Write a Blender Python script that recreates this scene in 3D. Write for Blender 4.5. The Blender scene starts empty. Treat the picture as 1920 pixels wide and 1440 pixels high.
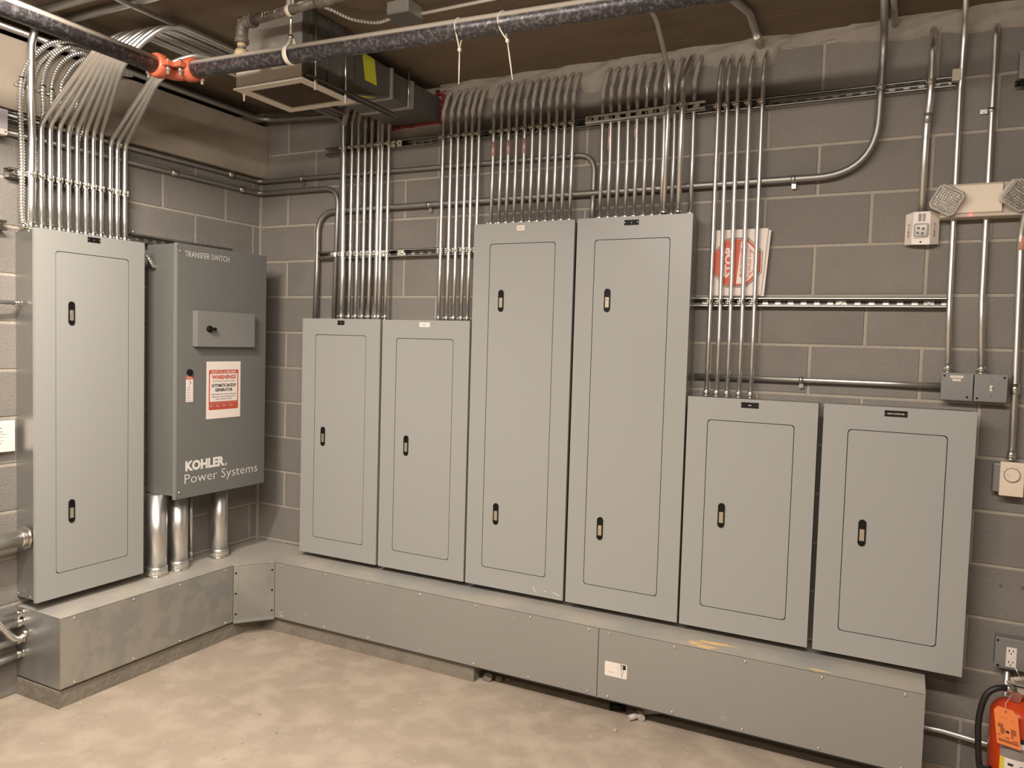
import bpy, bmesh, math, random
from mathutils import Vector, Matrix
random.seed(7)
S = bpy.context.scene
COL = S.collection

# ---------------------------------------------------------------- camera, light, exposure
CAM = Vector((3.41149841, -3.39867015, 1.59308851))
Rt = Vector((0.8899233, 0.45520179, 0.0287725)); Up = Vector((-0.04910278, 0.03289862, 0.99825177))
Fw = Vector((-0.45345942, 0.88978032, -0.05162892))
cd = bpy.data.cameras.new('camera'); cd.sensor_width = 36; cd.lens = 36 * 1452.7 / 1920
cd.clip_start = 0.05; cd.clip_end = 60
cam = bpy.data.objects.new('camera', cd); COL.objects.link(cam); S.camera = cam
M4 = Matrix.Identity(4)
for i in range(3):
    M4[i][0] = Rt[i]; M4[i][1] = Up[i]; M4[i][2] = -Fw[i]; M4[i][3] = CAM[i]
cam.matrix_world = M4
w = bpy.data.worlds.new('world'); S.world = w; w.use_nodes = True
w.node_tree.nodes['Background'].inputs[0].default_value = (1, .92, .84, 1)
w.node_tree.nodes['Background'].inputs[1].default_value = 0.003
def area(name, loc, sx, sy, power, col=(1, .895, .80), tilt=(0, 0, 0)):
    l = bpy.data.lights.new(name, 'AREA'); l.shape = 'RECTANGLE'; l.size = sx; l.size_y = sy
    l.energy = power; l.color = col
    o = bpy.data.objects.new(name, l); COL.objects.link(o); o.location = loc; o.rotation_euler = tilt
    return o
area('strip_or_fill_light', (1.20, -2.45, 2.76), .14, 1.2, 78, tilt=(0, math.radians(34), 0))
area('strip_or_fill_light', (2.65, -2.75, 2.62), 2.4, .14, 104, tilt=(math.radians(22), 0, 0))
area('strip_or_fill_light', (2.2, -4.7, 2.84), 1.2, .14, 40)  # unseen fill lamp added behind the camera to brighten the room
S.view_settings.view_transform = 'Standard'; S.view_settings.look = 'None'
S.view_settings.gamma = 1; S.view_settings.use_curve_mapping = False
S.view_settings.exposure = 0.12

# ---------------------------------------------------------------- materials
def mat(name, col, rough=.5, metal=0.0, noise=0.0, nscale=8, bump=0.0, bscale=40, col2=None, objvar=0.0, trans=0.0,
        emit=None, det=4, stretch=None, spec=.5, thr=None, speck=None, top_tint=None):
    m = bpy.data.materials.new(name); m.use_nodes = True; nt = m.node_tree; N = nt.nodes; L = nt.links
    b = N['Principled BSDF']; b.inputs['Roughness'].default_value = rough; b.inputs['Metallic'].default_value = metal
    b.inputs['Base Color'].default_value = (*col, 1)
    b.inputs['Specular IOR Level'].default_value = spec
    if trans: b.inputs['Transmission Weight'].default_value = trans
    if emit: b.inputs['Emission Color'].default_value = (*emit[:3], 1); b.inputs['Emission Strength'].default_value = emit[3]
    tc = N.new('ShaderNodeTexCoord'); vec = tc.outputs['Object']
    if stretch or objvar:
        mp = N.new('ShaderNodeMapping'); L.new(vec, mp.inputs[0]); vec = mp.outputs[0]
        if stretch: mp.inputs['Scale'].default_value = stretch
        if objvar:
            oi = N.new('ShaderNodeObjectInfo'); ml = N.new('ShaderNodeMath'); ml.operation = 'MULTIPLY'; ml.inputs[1].default_value = 37
            L.new(oi.outputs['Random'], ml.inputs[0]); L.new(ml.outputs[0], mp.inputs['Location'])
    out = None
    if noise or col2:
        nz = N.new('ShaderNodeTexNoise'); nz.inputs['Scale'].default_value = nscale; nz.inputs['Detail'].default_value = det
        nz.inputs['Roughness'].default_value = .6
        L.new(vec, nz.inputs['Vector']); mx = N.new('ShaderNodeMix'); mx.data_type = 'RGBA'
        c2 = col2 or tuple(c * (1 - noise) for c in col)
        c1 = col if col2 else tuple(min(1, c * (1 + noise)) for c in col)
        mx.inputs[6].default_value = (*c1, 1); mx.inputs[7].default_value = (*c2, 1)
        if thr:
            mr = N.new('ShaderNodeMapRange'); mr.inputs[1].default_value = thr[0]; mr.inputs[2].default_value = thr[1]
            L.new(nz.outputs[0], mr.inputs[0]); L.new(mr.outputs[0], mx.inputs[0])
        else: L.new(nz.outputs[0], mx.inputs[0])
        out = mx.outputs[2]
    if objvar:
        oi2 = N.new('ShaderNodeObjectInfo'); mr2 = N.new('ShaderNodeMapRange')
        mr2.inputs[3].default_value = 1 - objvar; mr2.inputs[4].default_value = 1 + objvar
        L.new(oi2.outputs['Random'], mr2.inputs[0]); mm = N.new('ShaderNodeVectorMath'); mm.operation = 'SCALE'
        if out: L.new(out, mm.inputs[0])
        else: mm.inputs[0].default_value = col
        L.new(mr2.outputs[0], mm.inputs['Scale']); out = mm.outputs[0]
    def over(src, fac, colr):
        x = N.new('ShaderNodeMix'); x.data_type = 'RGBA'; L.new(fac, x.inputs[0])
        if src: L.new(src, x.inputs[6])
        else: x.inputs[6].default_value = (*col, 1)
        x.inputs[7].default_value = (*colr, 1); return x.outputs[2]
    if speck:
        ns = N.new('ShaderNodeTexNoise'); ns.inputs['Scale'].default_value = speck[0]; ns.inputs['Detail'].default_value = 2
        L.new(vec, ns.inputs['Vector']); ms = N.new('ShaderNodeMapRange'); ms.inputs[1].default_value = speck[1]; ms.inputs[2].default_value = speck[1] + .06; ms.inputs[4].default_value = speck[3]
        L.new(ns.outputs[0], ms.inputs[0]); out = over(out, ms.outputs[0], speck[2])
    if top_tint:      # upward-facing side blends to a second, non-metallic colour
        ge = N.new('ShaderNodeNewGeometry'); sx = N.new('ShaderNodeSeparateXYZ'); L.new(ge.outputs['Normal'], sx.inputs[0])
        md = N.new('ShaderNodeMapRange'); md.inputs[1].default_value = top_tint[1]; md.inputs[2].default_value = top_tint[1] + .25; md.inputs[4].default_value = top_tint[2]; L.new(sx.outputs[2], md.inputs[0])
        out = over(out, md.outputs[0], top_tint[0])
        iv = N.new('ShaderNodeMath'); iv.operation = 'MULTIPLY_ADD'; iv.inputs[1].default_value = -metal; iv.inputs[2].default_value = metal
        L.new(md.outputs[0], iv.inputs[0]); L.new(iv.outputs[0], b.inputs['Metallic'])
    if out: L.new(out, b.inputs['Base Color'])
    if bump:
        n2 = N.new('ShaderNodeTexNoise'); n2.inputs['Scale'].default_value = bscale; n2.inputs['Detail'].default_value = 5
        L.new(vec, n2.inputs['Vector']); bp = N.new('ShaderNodeBump'); bp.inputs['Strength'].default_value = bump
        bp.inputs['Distance'].default_value = .01; L.new(n2.outputs[0], bp.inputs['Height']); L.new(bp.outputs[0], b.inputs['Normal'])
    return m
CMU = mat('cmu_block', (.215, .197, .175), .92, noise=.16, nscale=5, bump=.35, bscale=110, objvar=.09, speck=(330, .60, (.10, .09, .08), .45))
MORTAR = mat('mortar', (.37, .33, .275), .95, noise=.22, nscale=9, bump=.5, bscale=60)
SMEAR = mat('mortar_smear', (.33, .295, .255), .95, noise=.3, nscale=7, bump=.8, bscale=30)
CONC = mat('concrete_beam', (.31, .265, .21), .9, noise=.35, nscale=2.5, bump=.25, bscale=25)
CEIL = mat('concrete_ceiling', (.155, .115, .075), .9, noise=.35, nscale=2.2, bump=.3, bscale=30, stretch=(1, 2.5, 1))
CURB = mat('concrete_curb', (.21, .185, .145), .95, noise=.3, nscale=9, bump=.6, bscale=40)
WALLP = mat('far_wall_paint', (.19, .17, .145), .9, noise=.08)
COND = mat('galvanized_conduit', (.76, .75, .72), .37, 1.0, noise=.06, nscale=20)
OLDC = mat('dull_conduit', (.52, .505, .475), .42, .9, noise=.15, nscale=20)
GALV = mat('galvanized_sheet', (.46, .46, .44), .40, .75, col2=(.37, .375, .355), nscale=3.2, det=6, thr=(.42, .58))
GALVD = mat('galvanized_sheet_handled', (.46, .44, .40), .42, .65, col2=(.375, .38, .365), nscale=8, det=10, thr=(.45, .56))
TOPG = mat('dusty_galvanized', (.52, .48, .41), .6, .35, col2=(.42, .41, .38), nscale=4, det=6, thr=(.4, .62))
PGRAY = mat('panel_grey_paint', (.325, .325, .305), .38, spec=.45, noise=.015, nscale=2)
TGRAY = mat('trough_grey_paint', (.31, .30, .275), .42, .25, spec=.45, noise=.07, nscale=2, speck=(9, .70, (.42, .40, .36), .6))
SGRAY = mat('switch_grey_paint', (.148, .149, .138), .42, spec=.45, noise=.02, nscale=2)
SGRAYL = mat('switch_grey_light', (.20, .20, .185), .42, spec=.45)
ENCL = mat('enclosure_galvanized', (.44, .44, .42), .36, .85, noise=.12, nscale=5, stretch=(1, 1, .3))
ZINC = mat('zinc_fitting', (.82, .80, .74), .22, 1.0)
STRUT = mat('strut_steel', (.50, .49, .45), .34, .95, noise=.15, nscale=15)
BLACK = mat('black_plastic', (.008, .007, .006), .5, spec=.2)
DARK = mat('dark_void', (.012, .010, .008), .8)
LATCH = mat('latch_metal', (.62, .55, .43), .3, .8)
WHITE = mat('white_paper', (.78, .70, .64), .7)
WHITEP = mat('white_plastic', (.72, .66, .59), .4)
BEIGE = mat('beige_plastic', (.72, .62, .49), .45)
BEIGE2 = mat('beige_darker', (.50, .44, .36), .5)  # darker beige for the light's underside and recessed end
RED = mat('red_print', (.50, .07, .035), .6)
ORED = mat('stop_red', (.56, .10, .05), .6)
INK = mat('black_ink', (.02, .018, .016), .7)
GINK = mat('grey_ink', (.25, .22, .2), .7)
WINK = mat('white_ink', (.75, .73, .68), .5)
ORANGE = mat('coupling_orange', (.42, .095, .045), .45, noise=.12, nscale=14, bump=.2)
PIPE = mat('weathered_pipe', (.06, .055, .058), .38, .45, col2=(.24, .23, .235), nscale=75, det=8, thr=(.48, .70), top_tint=((.56, .50, .42), .10, .92))  # upward faces paler and less metallic than the underside
PIPED = mat('dusty_iron_pipe', (.14, .12, .105), .5, .3, col2=(.27, .23, .18), nscale=18, det=6, thr=(.48, .7), top_tint=((.36, .32, .26), .3, .7))
PIPEY = mat('thread_sealant', (.42, .33, .18), .7)
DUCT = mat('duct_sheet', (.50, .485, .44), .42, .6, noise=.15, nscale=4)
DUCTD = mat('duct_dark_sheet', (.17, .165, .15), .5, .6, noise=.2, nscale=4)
FLANGE = mat('white_enamel', (.60, .54, .46), .5)
CORE = mat('grille_core', (.14, .105, .075), .7, noise=.2, nscale=6)
YEL = mat('fluorescent_sticker', (.55, .56, .04), .6)
REDC = mat('fire_caulk', (.16, .012, .01), .7, noise=.3, nscale=20, bump=.7)
BOXG = mat('cast_box_grey', (.24, .235, .225), .4, .35, noise=.05)
EXT = mat('extinguisher_red', (.55, .055, .012), .3)
TAG = mat('orange_tag', (.85, .25, .07), .6)
TAGD = mat('tag_print', (.38, .10, .03), .7)
YELL = mat('yellow_label', (.72, .55, .06), .5)
RUB = mat('black_rubber', (.012, .011, .010), .5)
TAPE = mat('zip_tie_nylon', (.72, .66, .54), .5)
FROST = mat('clear_lens', (.80, .76, .70), .12, trans=.55)
REFL = mat('lamp_reflector', (.30, .27, .24), .25, .7, noise=.6, nscale=90, bump=.9, bscale=120)
LED = mat('red_led', (.6, .02, .02), .4, emit=(1, .1, .08, 3))
PINK = mat('pink_mark', (.55, .34, .33), .45, .35)
DUST = mat('sawdust', (.72, .50, .25), .95, noise=.2, nscale=60, bump=.8)
PVC = mat('pvc_plastic', (.45, .41, .37), .4)
BRIGHT = mat('bright_strut', (.70, .69, .64), .4, .7, noise=.08)
DULL = mat('dark_dull_conduit', (.34, .33, .31), .45, .85, noise=.15, nscale=20)
COPPER = mat('brown_stain_conduit', (.40, .25, .17), .4, .7)

def floor_mat():
    m = bpy.data.materials.new('concrete_floor'); m.use_nodes = True; nt = m.node_tree; N = nt.nodes; L = nt.links
    b = N['Principled BSDF']; b.inputs['Roughness'].default_value = .72; b.inputs['Specular IOR Level'].default_value = .35
    tc = N.new('ShaderNodeTexCoord')
    def nz(s, d=5, lo=.3, hi=.7):
        n = N.new('ShaderNodeTexNoise'); n.inputs['Scale'].default_value = s; n.inputs['Detail'].default_value = d
        L.new(tc.outputs['Object'], n.inputs['Vector']); r = N.new('ShaderNodeMapRange'); r.inputs[1].default_value = lo; r.inputs[2].default_value = hi
        L.new(n.outputs[0], r.inputs[0]); return r.outputs[0]
    def mix(f, a, c, k=1.0):
        x = N.new('ShaderNodeMix'); x.data_type = 'RGBA'
        if k != 1.0:
            q = N.new('ShaderNodeMath'); q.operation = 'MULTIPLY'; q.inputs[1].default_value = k; L.new(f, q.inputs[0]); f = q.outputs[0]
        L.new(f, x.inputs[0])
        for i, v in ((6, a), (7, c)):
            if isinstance(v, tuple): x.inputs[i].default_value = (*v, 1)
            else: L.new(v, x.inputs[i])
        return x.outputs[2]
    c = mix(nz(1.3), (.40, .33, .255), (.325, .268, .207))
    c = mix(nz(7, 8, .45, .62), c, (.49, .41, .325), .5)
    c = mix(nz(28, 3, .66, .74), c, (.22, .17, .12), .6)
    c = mix(nz(45, 2, .70, .74), c, (.62, .52, .40), .7)
    L.new(c, b.inputs['Base Color'])
    n2 = N.new('ShaderNodeTexNoise'); n2.inputs['Scale'].default_value = 25; n2.inputs['Detail'].default_value = 6
    L.new(tc.outputs['Object'], n2.inputs['Vector']); bp = N.new('ShaderNodeBump'); bp.inputs['Strength'].default_value = .25; bp.inputs['Distance'].default_value = .01
    L.new(n2.outputs[0], bp.inputs['Height']); L.new(bp.outputs[0], b.inputs['Normal'])
    return m
FLOOR = floor_mat()

# ---------------------------------------------------------------- geometry helpers
class MB:
    def __init__(s): s.v = []; s.f = []; s.smooth = []
    def add(s, vs, fs, sm=False):
        o = len(s.v); s.v += [tuple(v) for v in vs]; s.f += [tuple(i + o for i in f) for f in fs]; s.smooth += [sm] * len(fs); return s
    def box(s, a, b, bev=0.0):
        x0, x1 = sorted((a[0], b[0])); y0, y1 = sorted((a[1], b[1])); z0, z1 = sorted((a[2], b[2]))
        if not bev:
            vs = [(x, y, z) for z in (z0, z1) for y in (y0, y1) for x in (x0, x1)]
            return s.add(vs, [(0, 2, 3, 1), (4, 5, 7, 6), (0, 1, 5, 4), (2, 6, 7, 3), (0, 4, 6, 2), (1, 3, 7, 5)])
        bm = bmesh.new(); bmesh.ops.create_cube(bm, size=1)
        for v in bm.verts: v.co = Vector(((x0 + x1) / 2 + v.co.x * (x1 - x0), (y0 + y1) / 2 + v.co.y * (y1 - y0), (z0 + z1) / 2 + v.co.z * (z1 - z0)))
        bmesh.ops.bevel(bm, geom=bm.edges[:], offset=bev, segments=2, affect='EDGES', profile=.5)
        bm.verts.index_update(); s.add([v.co.copy() for v in bm.verts], [[v.index for v in f.verts] for f in bm.faces]); bm.free(); return s
    def tube(s, pts, r, n=12, caps=True, rad=None):
        pts = [Vector(p) for p in pts]; K = len(pts)
        t = [(pts[min(i + 1, K - 1)] - pts[max(i - 1, 0)]).normalized() for i in range(K)]
        u = t[0].orthogonal().normalized(); o = len(s.v); vs = []
        for i in range(K):
            u = (u - t[i] * u.dot(t[i])).normalized(); w_ = t[i].cross(u); rr = rad[i] if rad else r
            vs += [pts[i] + (u * math.cos(2 * math.pi * k / n) + w_ * math.sin(2 * math.pi * k / n)) * rr for k in range(n)]
        fs = [(i * n + k, i * n + (k + 1) % n, (i + 1) * n + (k + 1) % n, (i + 1) * n + k) for i in range(K - 1) for k in range(n)]
        s.add(vs, fs, True)
        if caps: s.add([], []); s.f += [tuple(o + k for k in reversed(range(n))), tuple(o + (K - 1) * n + k for k in range(n))]; s.smooth += [False, False]
        return s
    def cyl(s, a, b, r, n=16, r2=None):
        return s.tube([a, b], r, n, rad=[r, r if r2 is None else r2])
    def prism(s, poly, y0, y1, plane='y'):          # polygon extruded along an axis; poly in the two other axes
        def P(p, d): return {'y': (p[0], d, p[1]), 'x': (d, p[0], p[1]), 'z': (p[0], p[1], d)}[plane]
        n = len(poly); vs = [P(p, y0) for p in poly] + [P(p, y1) for p in poly]
        return s.add(vs, [tuple(range(n)), tuple(reversed(range(n, 2 * n)))] + [(i, i + n, (i + 1) % n + n, (i + 1) % n) for i in range(n)])
    def ring(s, outer, inner, d0, d1, plane='y'):    # frame between two same-count loops
        def P(p, d): return {'y': (p[0], d, p[1]), 'x': (d, p[0], p[1]), 'z': (p[0], p[1], d)}[plane]
        n = len(outer); vs = [P(p, d) for d in (d0, d1) for L_ in (outer, inner) for p in L_]; fs = []
        for i in range(n):
            j = (i + 1) % n
            fs += [(i, j, j + n, i + n), (2 * n + i, 3 * n + i, 3 * n + j, 2 * n + j), (i, 2 * n + i, 2 * n + j, j), (n + i, n + j, 3 * n + j, 3 * n + i)]
        return s.add(vs, fs)
def arcpath(pts, R=.1, seg=7):
    pts = [Vector(p) for p in pts]; out = [pts[0]]
    for i in range(1, len(pts) - 1):
        p = pts[i]; a = (pts[i - 1] - p); b = (pts[i + 1] - p); la, lb = a.length, b.length; a.normalize(); b.normalize()
        rr = R[i - 1] if isinstance(R, (list, tuple)) else R
        ang = a.angle(b); d = min(rr / math.tan(ang / 2) if ang < 3.1 else 0, la * .49, lb * .49)
        if d < 1e-4: out.append(p); continue
        p0, p1 = p + a * d, p + b * d
        for k in range(seg + 1):
            t = k / seg; out.append(p0 * (1 - t) ** 2 + p * 2 * t * (1 - t) + p1 * t * t)
    out.append(pts[-1]); return out
def spline(pts, n=8):
    P = [Vector(p) for p in pts]; P = [P[0] * 2 - P[1]] + P + [P[-1] * 2 - P[-2]]; out = []
    for i in range(1, len(P) - 2):
        for k in range(n):
            t = k / n; a, b, c, d = P[i - 1:i + 3]
            out.append(.5 * ((2 * b) + (c - a) * t + (2 * a - 5 * b + 4 * c - d) * t * t + (3 * b - a - 3 * c + d) * t ** 3))
    out.append(P[-2]); return out
def flex(pts, r, pitch=.0125, n=10):
    P = spline(pts, 10); d = 0; res = [P[0]]; acc = 0
    for a, b in zip(P, P[1:]):
        L_ = (b - a).length; t = pitch / 2 - acc
        while t <= L_: res.append(a + (b - a) * (t / L_)); t += pitch / 2
        acc = L_ - (t - pitch / 2)
    res2, rad = [], []
    for i in range(len(res) - 1):       # rounded rib and deep narrow groove for every turn
        a, b = res[i], res[i + 1]
        if i % 2: res2 += [a, a.lerp(b, .6)]; rad += [r, r]
        else: res2 += [a.lerp(b, .35)]; rad += [r * .74]
    mb = MB().tube(res2, r, n, rad=rad); mb.smooth = [False] * len(mb.smooth); return mb
def rrect(x0, x1, z0, z1, r, n=4):
    o = []
    for cx, cz, a0 in ((x1 - r, z1 - r, 0), (x0 + r, z1 - r, 90), (x0 + r, z0 + r, 180), (x1 - r, z0 + r, 270)):
        for k in range(n + 1):
            a = math.radians(a0 + 90 * k / n); o.append((cx + r * math.cos(a), cz + r * math.sin(a)))
    return o
def tag(o, label=None, cat=None, group=None, kind=None):
    if label: o['label'] = label
    if cat: o['category'] = cat
    if group: o['group'] = group
    if kind: o['kind'] = kind
    return o
def obj(name, mb, m, parent=None, label=None):
    off = Vector((0, 0, 0))
    if parent is not None: off = parent['o_'] if 'o_' in parent else (0, 0, 0); off = Vector(off)
    me = bpy.data.meshes.new(name); me.from_pydata([Vector(v) - off for v in mb.v], [], mb.f)
    me.polygons.foreach_set('use_smooth', mb.smooth); me.materials.append(m); me.validate(); me.update()
    bm = bmesh.new(); bm.from_mesh(me); bmesh.ops.recalc_face_normals(bm, faces=bm.faces); bm.to_mesh(me); bm.free()
    o = bpy.data.objects.new(name, me); COL.objects.link(o)
    if parent is not None: o.parent = parent; o['o_'] = tuple(off)
    if label: o['label'] = label
    return o
def thing(name, label, cat, loc, group=None):
    o = bpy.data.objects.new(name, None); COL.objects.link(o); o.location = loc; o['o_'] = tuple(loc); o.empty_display_size = .05
    return tag(o, label, cat, group)
# writing: axes U (reading direction) and V (up of letter)
def text(name, s, pos, U, V, w=None, h=None, m=INK, parent=None, bold=0.0, align='L', depth=.0004):
    cu = bpy.data.curves.new(name, 'FONT'); cu.body = s; cu.size = 1; cu.offset = bold; cu.resolution_u = 2
    cu.space_line = 1.0
    ob = bpy.data.objects.new(name + '_tmp', cu); me = bpy.data.meshes.new_from_object(ob)
    bpy.data.objects.remove(ob)
    xs = [v.co.x for v in me.vertices]; ys = [v.co.y for v in me.vertices]
    x0, x1, y0, y1 = min(xs), max(xs), min(ys), max(ys); bw, bh = x1 - x0, max(y1 - y0, .01)
    sx = (w / bw) if w else h / bh; sy = (h / bh) if h else sx
    U = Vector(U); V = Vector(V); Nn = U.cross(V); pos = Vector(pos)
    ax = {'L': x0, 'C': (x0 + x1) / 2, 'R': x1}[align]; off = Vector(parent['o_']) if parent is not None else Vector()
    for v in me.vertices: v.co = pos + U * ((v.co.x - ax) * sx) + V * ((v.co.y - y0) * sy) + Nn * depth - off
    me.name = name; me.materials.clear(); me.materials.append(m); me.update()
    o = bpy.data.objects.new(name, me); COL.objects.link(o)
    if parent is not None: o.parent = parent; o['o_'] = tuple(off)
    return o
XP, YP, ZP = (1, 0, 0), (0, 1, 0), (0, 0, 1)
ORD = ['first', 'second', 'third', 'fourth', 'fifth', 'sixth', 'seventh', 'eighth', 'ninth', 'tenth', 'eleventh', 'twelfth', 'thirteenth']
CZ = 2.89   # ceiling height

# ================================================================ SETTING
tag(obj('floor', MB().box((-.5, -5.5, -.12), (4.8, .2, 0)), FLOOR), kind='structure')
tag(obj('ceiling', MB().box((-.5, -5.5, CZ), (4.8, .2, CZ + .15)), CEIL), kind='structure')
wb = tag(obj('wall_back', MB().box((-.5, .0035, 0), (4.8, .2, CZ)), MORTAR), kind='structure')
wl = tag(obj('wall_left', MB().box((-.2, -5.5, 0), (-.0035, .0035, 2.505)), MORTAR), kind='structure')
tag(obj('wall_right', MB().box((4.75, -5.5, 0), (4.9, .2, CZ)), WALLP), kind='structure')
tag(obj('wall_front', MB().box((-.5, -5.65, 0), (4.9, -5.5, CZ)), WALLP), kind='structure')
tag(obj('trim_1', MB().box((-.20, -5.5, 2.505), (.052, .0, 2.80), .004), CONC), kind='structure')     # concrete beam on the left wall
tag(obj('trim_3', MB().box((-.5, -5.5, 2.80), (-.42, .0, CZ)), DARK), kind='structure')  # back of the recess above the beam, its shade put into a near-black colour
bl = .4064; ch = .2032; J = .006
meshes = {}
def block_mesh(w_, h_, axis):
    k = (round(w_, 3), round(h_, 3), axis)
    if k not in meshes:
        mb = MB(); d = .012; b = .0022
        if axis == 'y':
            f = [(b, 0, b), (w_ - b, 0, b), (w_ - b, 0, h_ - b), (b, 0, h_ - b)]; e = [(0, b, 0), (w_, b, 0), (w_, b, h_), (0, b, h_)]; g = [(p[0], d, p[2]) for p in e]
        else:
            f = [(0, b, b), (0, w_ - b, b), (0, w_ - b, h_ - b), (0, b, h_ - b)]; e = [(-b, 0, 0), (-b, w_, 0), (-b, w_, h_), (-b, 0, h_)]; g = [(-d, p[1], p[2]) for p in e]
        fs = [(0, 1, 2, 3)] + [(i, i + 4, (i + 1) % 4 + 4, (i + 1) % 4) for i in range(4)] + [(i + 4, i + 8, (i + 1) % 4 + 8, (i + 1) % 4 + 4) for i in range(4)]
        mb.add(f + e + g, fs); me = bpy.data.meshes.new('block'); me.from_pydata(mb.v, [], mb.f); me.materials.append(CMU); me.update()
        bm = bmesh.new(); bm.from_mesh(me); bmesh.ops.recalc_face_normals(bm, faces=bm.faces); bm.to_mesh(me); bm.free()
        meshes[k] = me
    return meshes[k]
def block(axis, a0, a1, z0, z1, parent):
    w_, h_ = a1 - a0, z1 - z0
    if w_ < .02 or h_ < .02: return
    o = bpy.data.objects.new('block', block_mesh(w_, h_, axis)); COL.objects.link(o); o.parent = parent
    j = random.uniform(-.0006, .0006)
    o.location = (a0, j, z0) if axis == 'y' else (j, a0, z0)
for k in range(-1, 14):
    zt = (13 - k) * ch + .2 - J; zb = zt - ch + 2 * J
    zt = min(zt, CZ); zb = max(zb, 0)
    if zt < .04: continue
    off = .205 if k % 2 == 0 else .0018
    x = off - bl
    while x < 4.75:
        a0, a1 = max(x + J, .001), min(x + bl - J, 4.745)
        if a1 > .03:
            if k in (-1, 0) and a0 < 1.22 and a1 > .93:           # the duct opening
                if a0 < .90: block('y', a0, .915, zb, zt, wb)
                if a1 > 1.24: block('y', 1.235, a1, zb, zt, wb)
            else: block('y', a0, a1, zb, zt, wb)
        x += bl
for k in range(1, 14):
    zt = (13 - k) * ch + .2 - J; zb = max(zt - ch + 2 * J, 0); zt = min(zt, 2.50)
    if zt - zb < .03: continue
    y = -.063 if k % 2 == 1 else -.266
    y1 = 0.0
    while y1 > -3.2:
        block('x', y + J, (y1 - J if y1 < 0 else -.006), zb, zt, wl); y1 = y; y -= bl
# mortar smear along the top of the back wall (lumpy, the conduits run into it)
def lumpy(x0, x1, zlo, zhi, dep, seed, nx=150, nz=9):
    rnd = random.Random(seed); ph = [(rnd.uniform(4, 40), rnd.uniform(0, 6), rnd.uniform(.2, 1)) for _ in range(9)]
    mb = MB(); vs = []
    for j in range(nz + 1):
        for i in range(nx + 1):
            x = x0 + (x1 - x0) * i / nx
            low = zlo(x) + .012 * sum(a * math.sin(f * x + p) for f, p, a in ph) / 2
            t = j / nz; z = zhi - (zhi - low) * t
            y = -dep(x) * (math.sin(math.pi * min(1, max(0, 1 - t * .98)) * .5) ** .6) * (.8 + .2 * math.sin(23 * x + 9 * t) + rnd.uniform(-.12, .12))
            if j == nz: y = .004
            vs.append((x, y, z))
    fs = [(j * (nx + 1) + i, j * (nx + 1) + i + 1, (j + 1) * (nx + 1) + i + 1, (j + 1) * (nx + 1) + i) for j in range(nz) for i in range(nx)]
    return mb.add(vs, fs, True)
def zl(x):
    if x < 1.30: return 2.84
    if x < 2.02: return 2.80
    if x < 2.10: return 2.77
    if x < 2.62: return 2.80
    if x < 2.86: return 2.79
    if x < 3.1: return 2.842
    return 2.822 - .03 * min(1, (x - 3.1) / .6)
tag(obj('trim_2', lumpy(1.235, 4.7, zl, CZ, lambda x: .034 if x < 2.9 else (.012 if x < 3.15 else .03), 3), SMEAR), kind='structure')
tag(obj('trim_4', MB().box((.915, -.006, 2.632), (1.235, .01, 2.705), .002), SMEAR), kind='structure')  # smooth patch under the duct opening
tag(obj('trim_5', MB().box((-.003, -.012, .0), (.010, .0, 2.50)), MORTAR), kind='structure')
# concrete curb under the trough
cb = MB().prism([(0, -1.41), (.296, -1.41), (.296, -.37), (.33, -.285), (1.667, -.285), (1.667, -.02), (0, -.02)], 0, .074, 'z')
tag(obj('trim_6', cb, CURB), kind='structure')

# ================================================================ TROUGH (wireway) with covers
tr = thing('wireway', 'long galvanized sheet metal wireway running round the corner under all the panels', 'wireway', (.3, -.3, .085))
foot = [(0.002, -1.404), (.300, -1.404), (.300, -.470), (.428, -.300), (3.52, -.300), (3.52, -.004), (.002, -.004)]
obj('body', MB().prism(foot, .086, .386, 'z'), DUCTD, tr)
top = [(0.002, -1.406), (.305, -1.406), (.305, -.468), (.434, -.305), (3.526, -.305), (3.526, -.003), (.002, -.003)]
obj('top_panel', MB().prism(top, .386, .3885, 'z'), TOPG, tr, 'dusty top surface of the wireway')
obj('bottom_panel', MB().prism(top, .0825, .0855, 'z'), GALV, tr)
obj('end_panel', MB().box((.003, -1.4062, .086), (.303, -1.404, .3885)), GALV, tr, 'plain galvanized end of the wireway by the left wall')
obj('end_panel', MB().box((3.5205, -.303, .086), (3.526, -.004, .388)), GALV, tr)
sc = []
c1 = obj('cover', MB().box((.3005, -1.404, .0815), (.3050, -.4705, .3882), .0006), GALVD, tr, 'blotchy galvanized cover on the short left leg')
c2 = obj('cover', MB().box((.437, -.3050, .0815), (2.2855, -.3003, .3882), .0006), TGRAY, tr, 'long grey cover left of the seam')
c3 = obj('cover', MB().box((2.2890, -.3050, .0815), (3.526, -.3003, .3882), .0006), TGRAY, tr, 'grey cover with a white label, right of the seam')
d = Vector((.129, .163, 0)); d.normalize(); nrm = Vector((d.y, -d.x, 0))
A = Vector((.305, -.468, 0)); B = Vector((.434, -.305, 0)); mb = MB()
def slab(A, B, z0, z1, o0, o1, mb):
    vs = [(p + nrm * o)[:2] + (z,) for z in (z0, z1) for p, o in ((A, o0), (B, o0), (B, o1), (A, o1))]
    return mb.add(vs, [(0, 1, 2, 3), (7, 6, 5, 4), (0, 4, 5, 1), (1, 5, 6, 2), (2, 6, 7, 3), (3, 7, 4, 0)])
cc = obj('corner_cover', slab(A, B, .0865, .384, -.003, .0005, MB()), GALV, tr, 'slanted plate across the inside corner')
mb = MB()
slab(A, A + d * .024, .0865, .3865, .0004, .0035, mb); slab(B - d * .024, B, .0865, .3865, .0004, .0035, mb)
slab(A, B, .078, .0865, -.003, .012, mb)
obj('flange', mb, GALV, tr)
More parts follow.
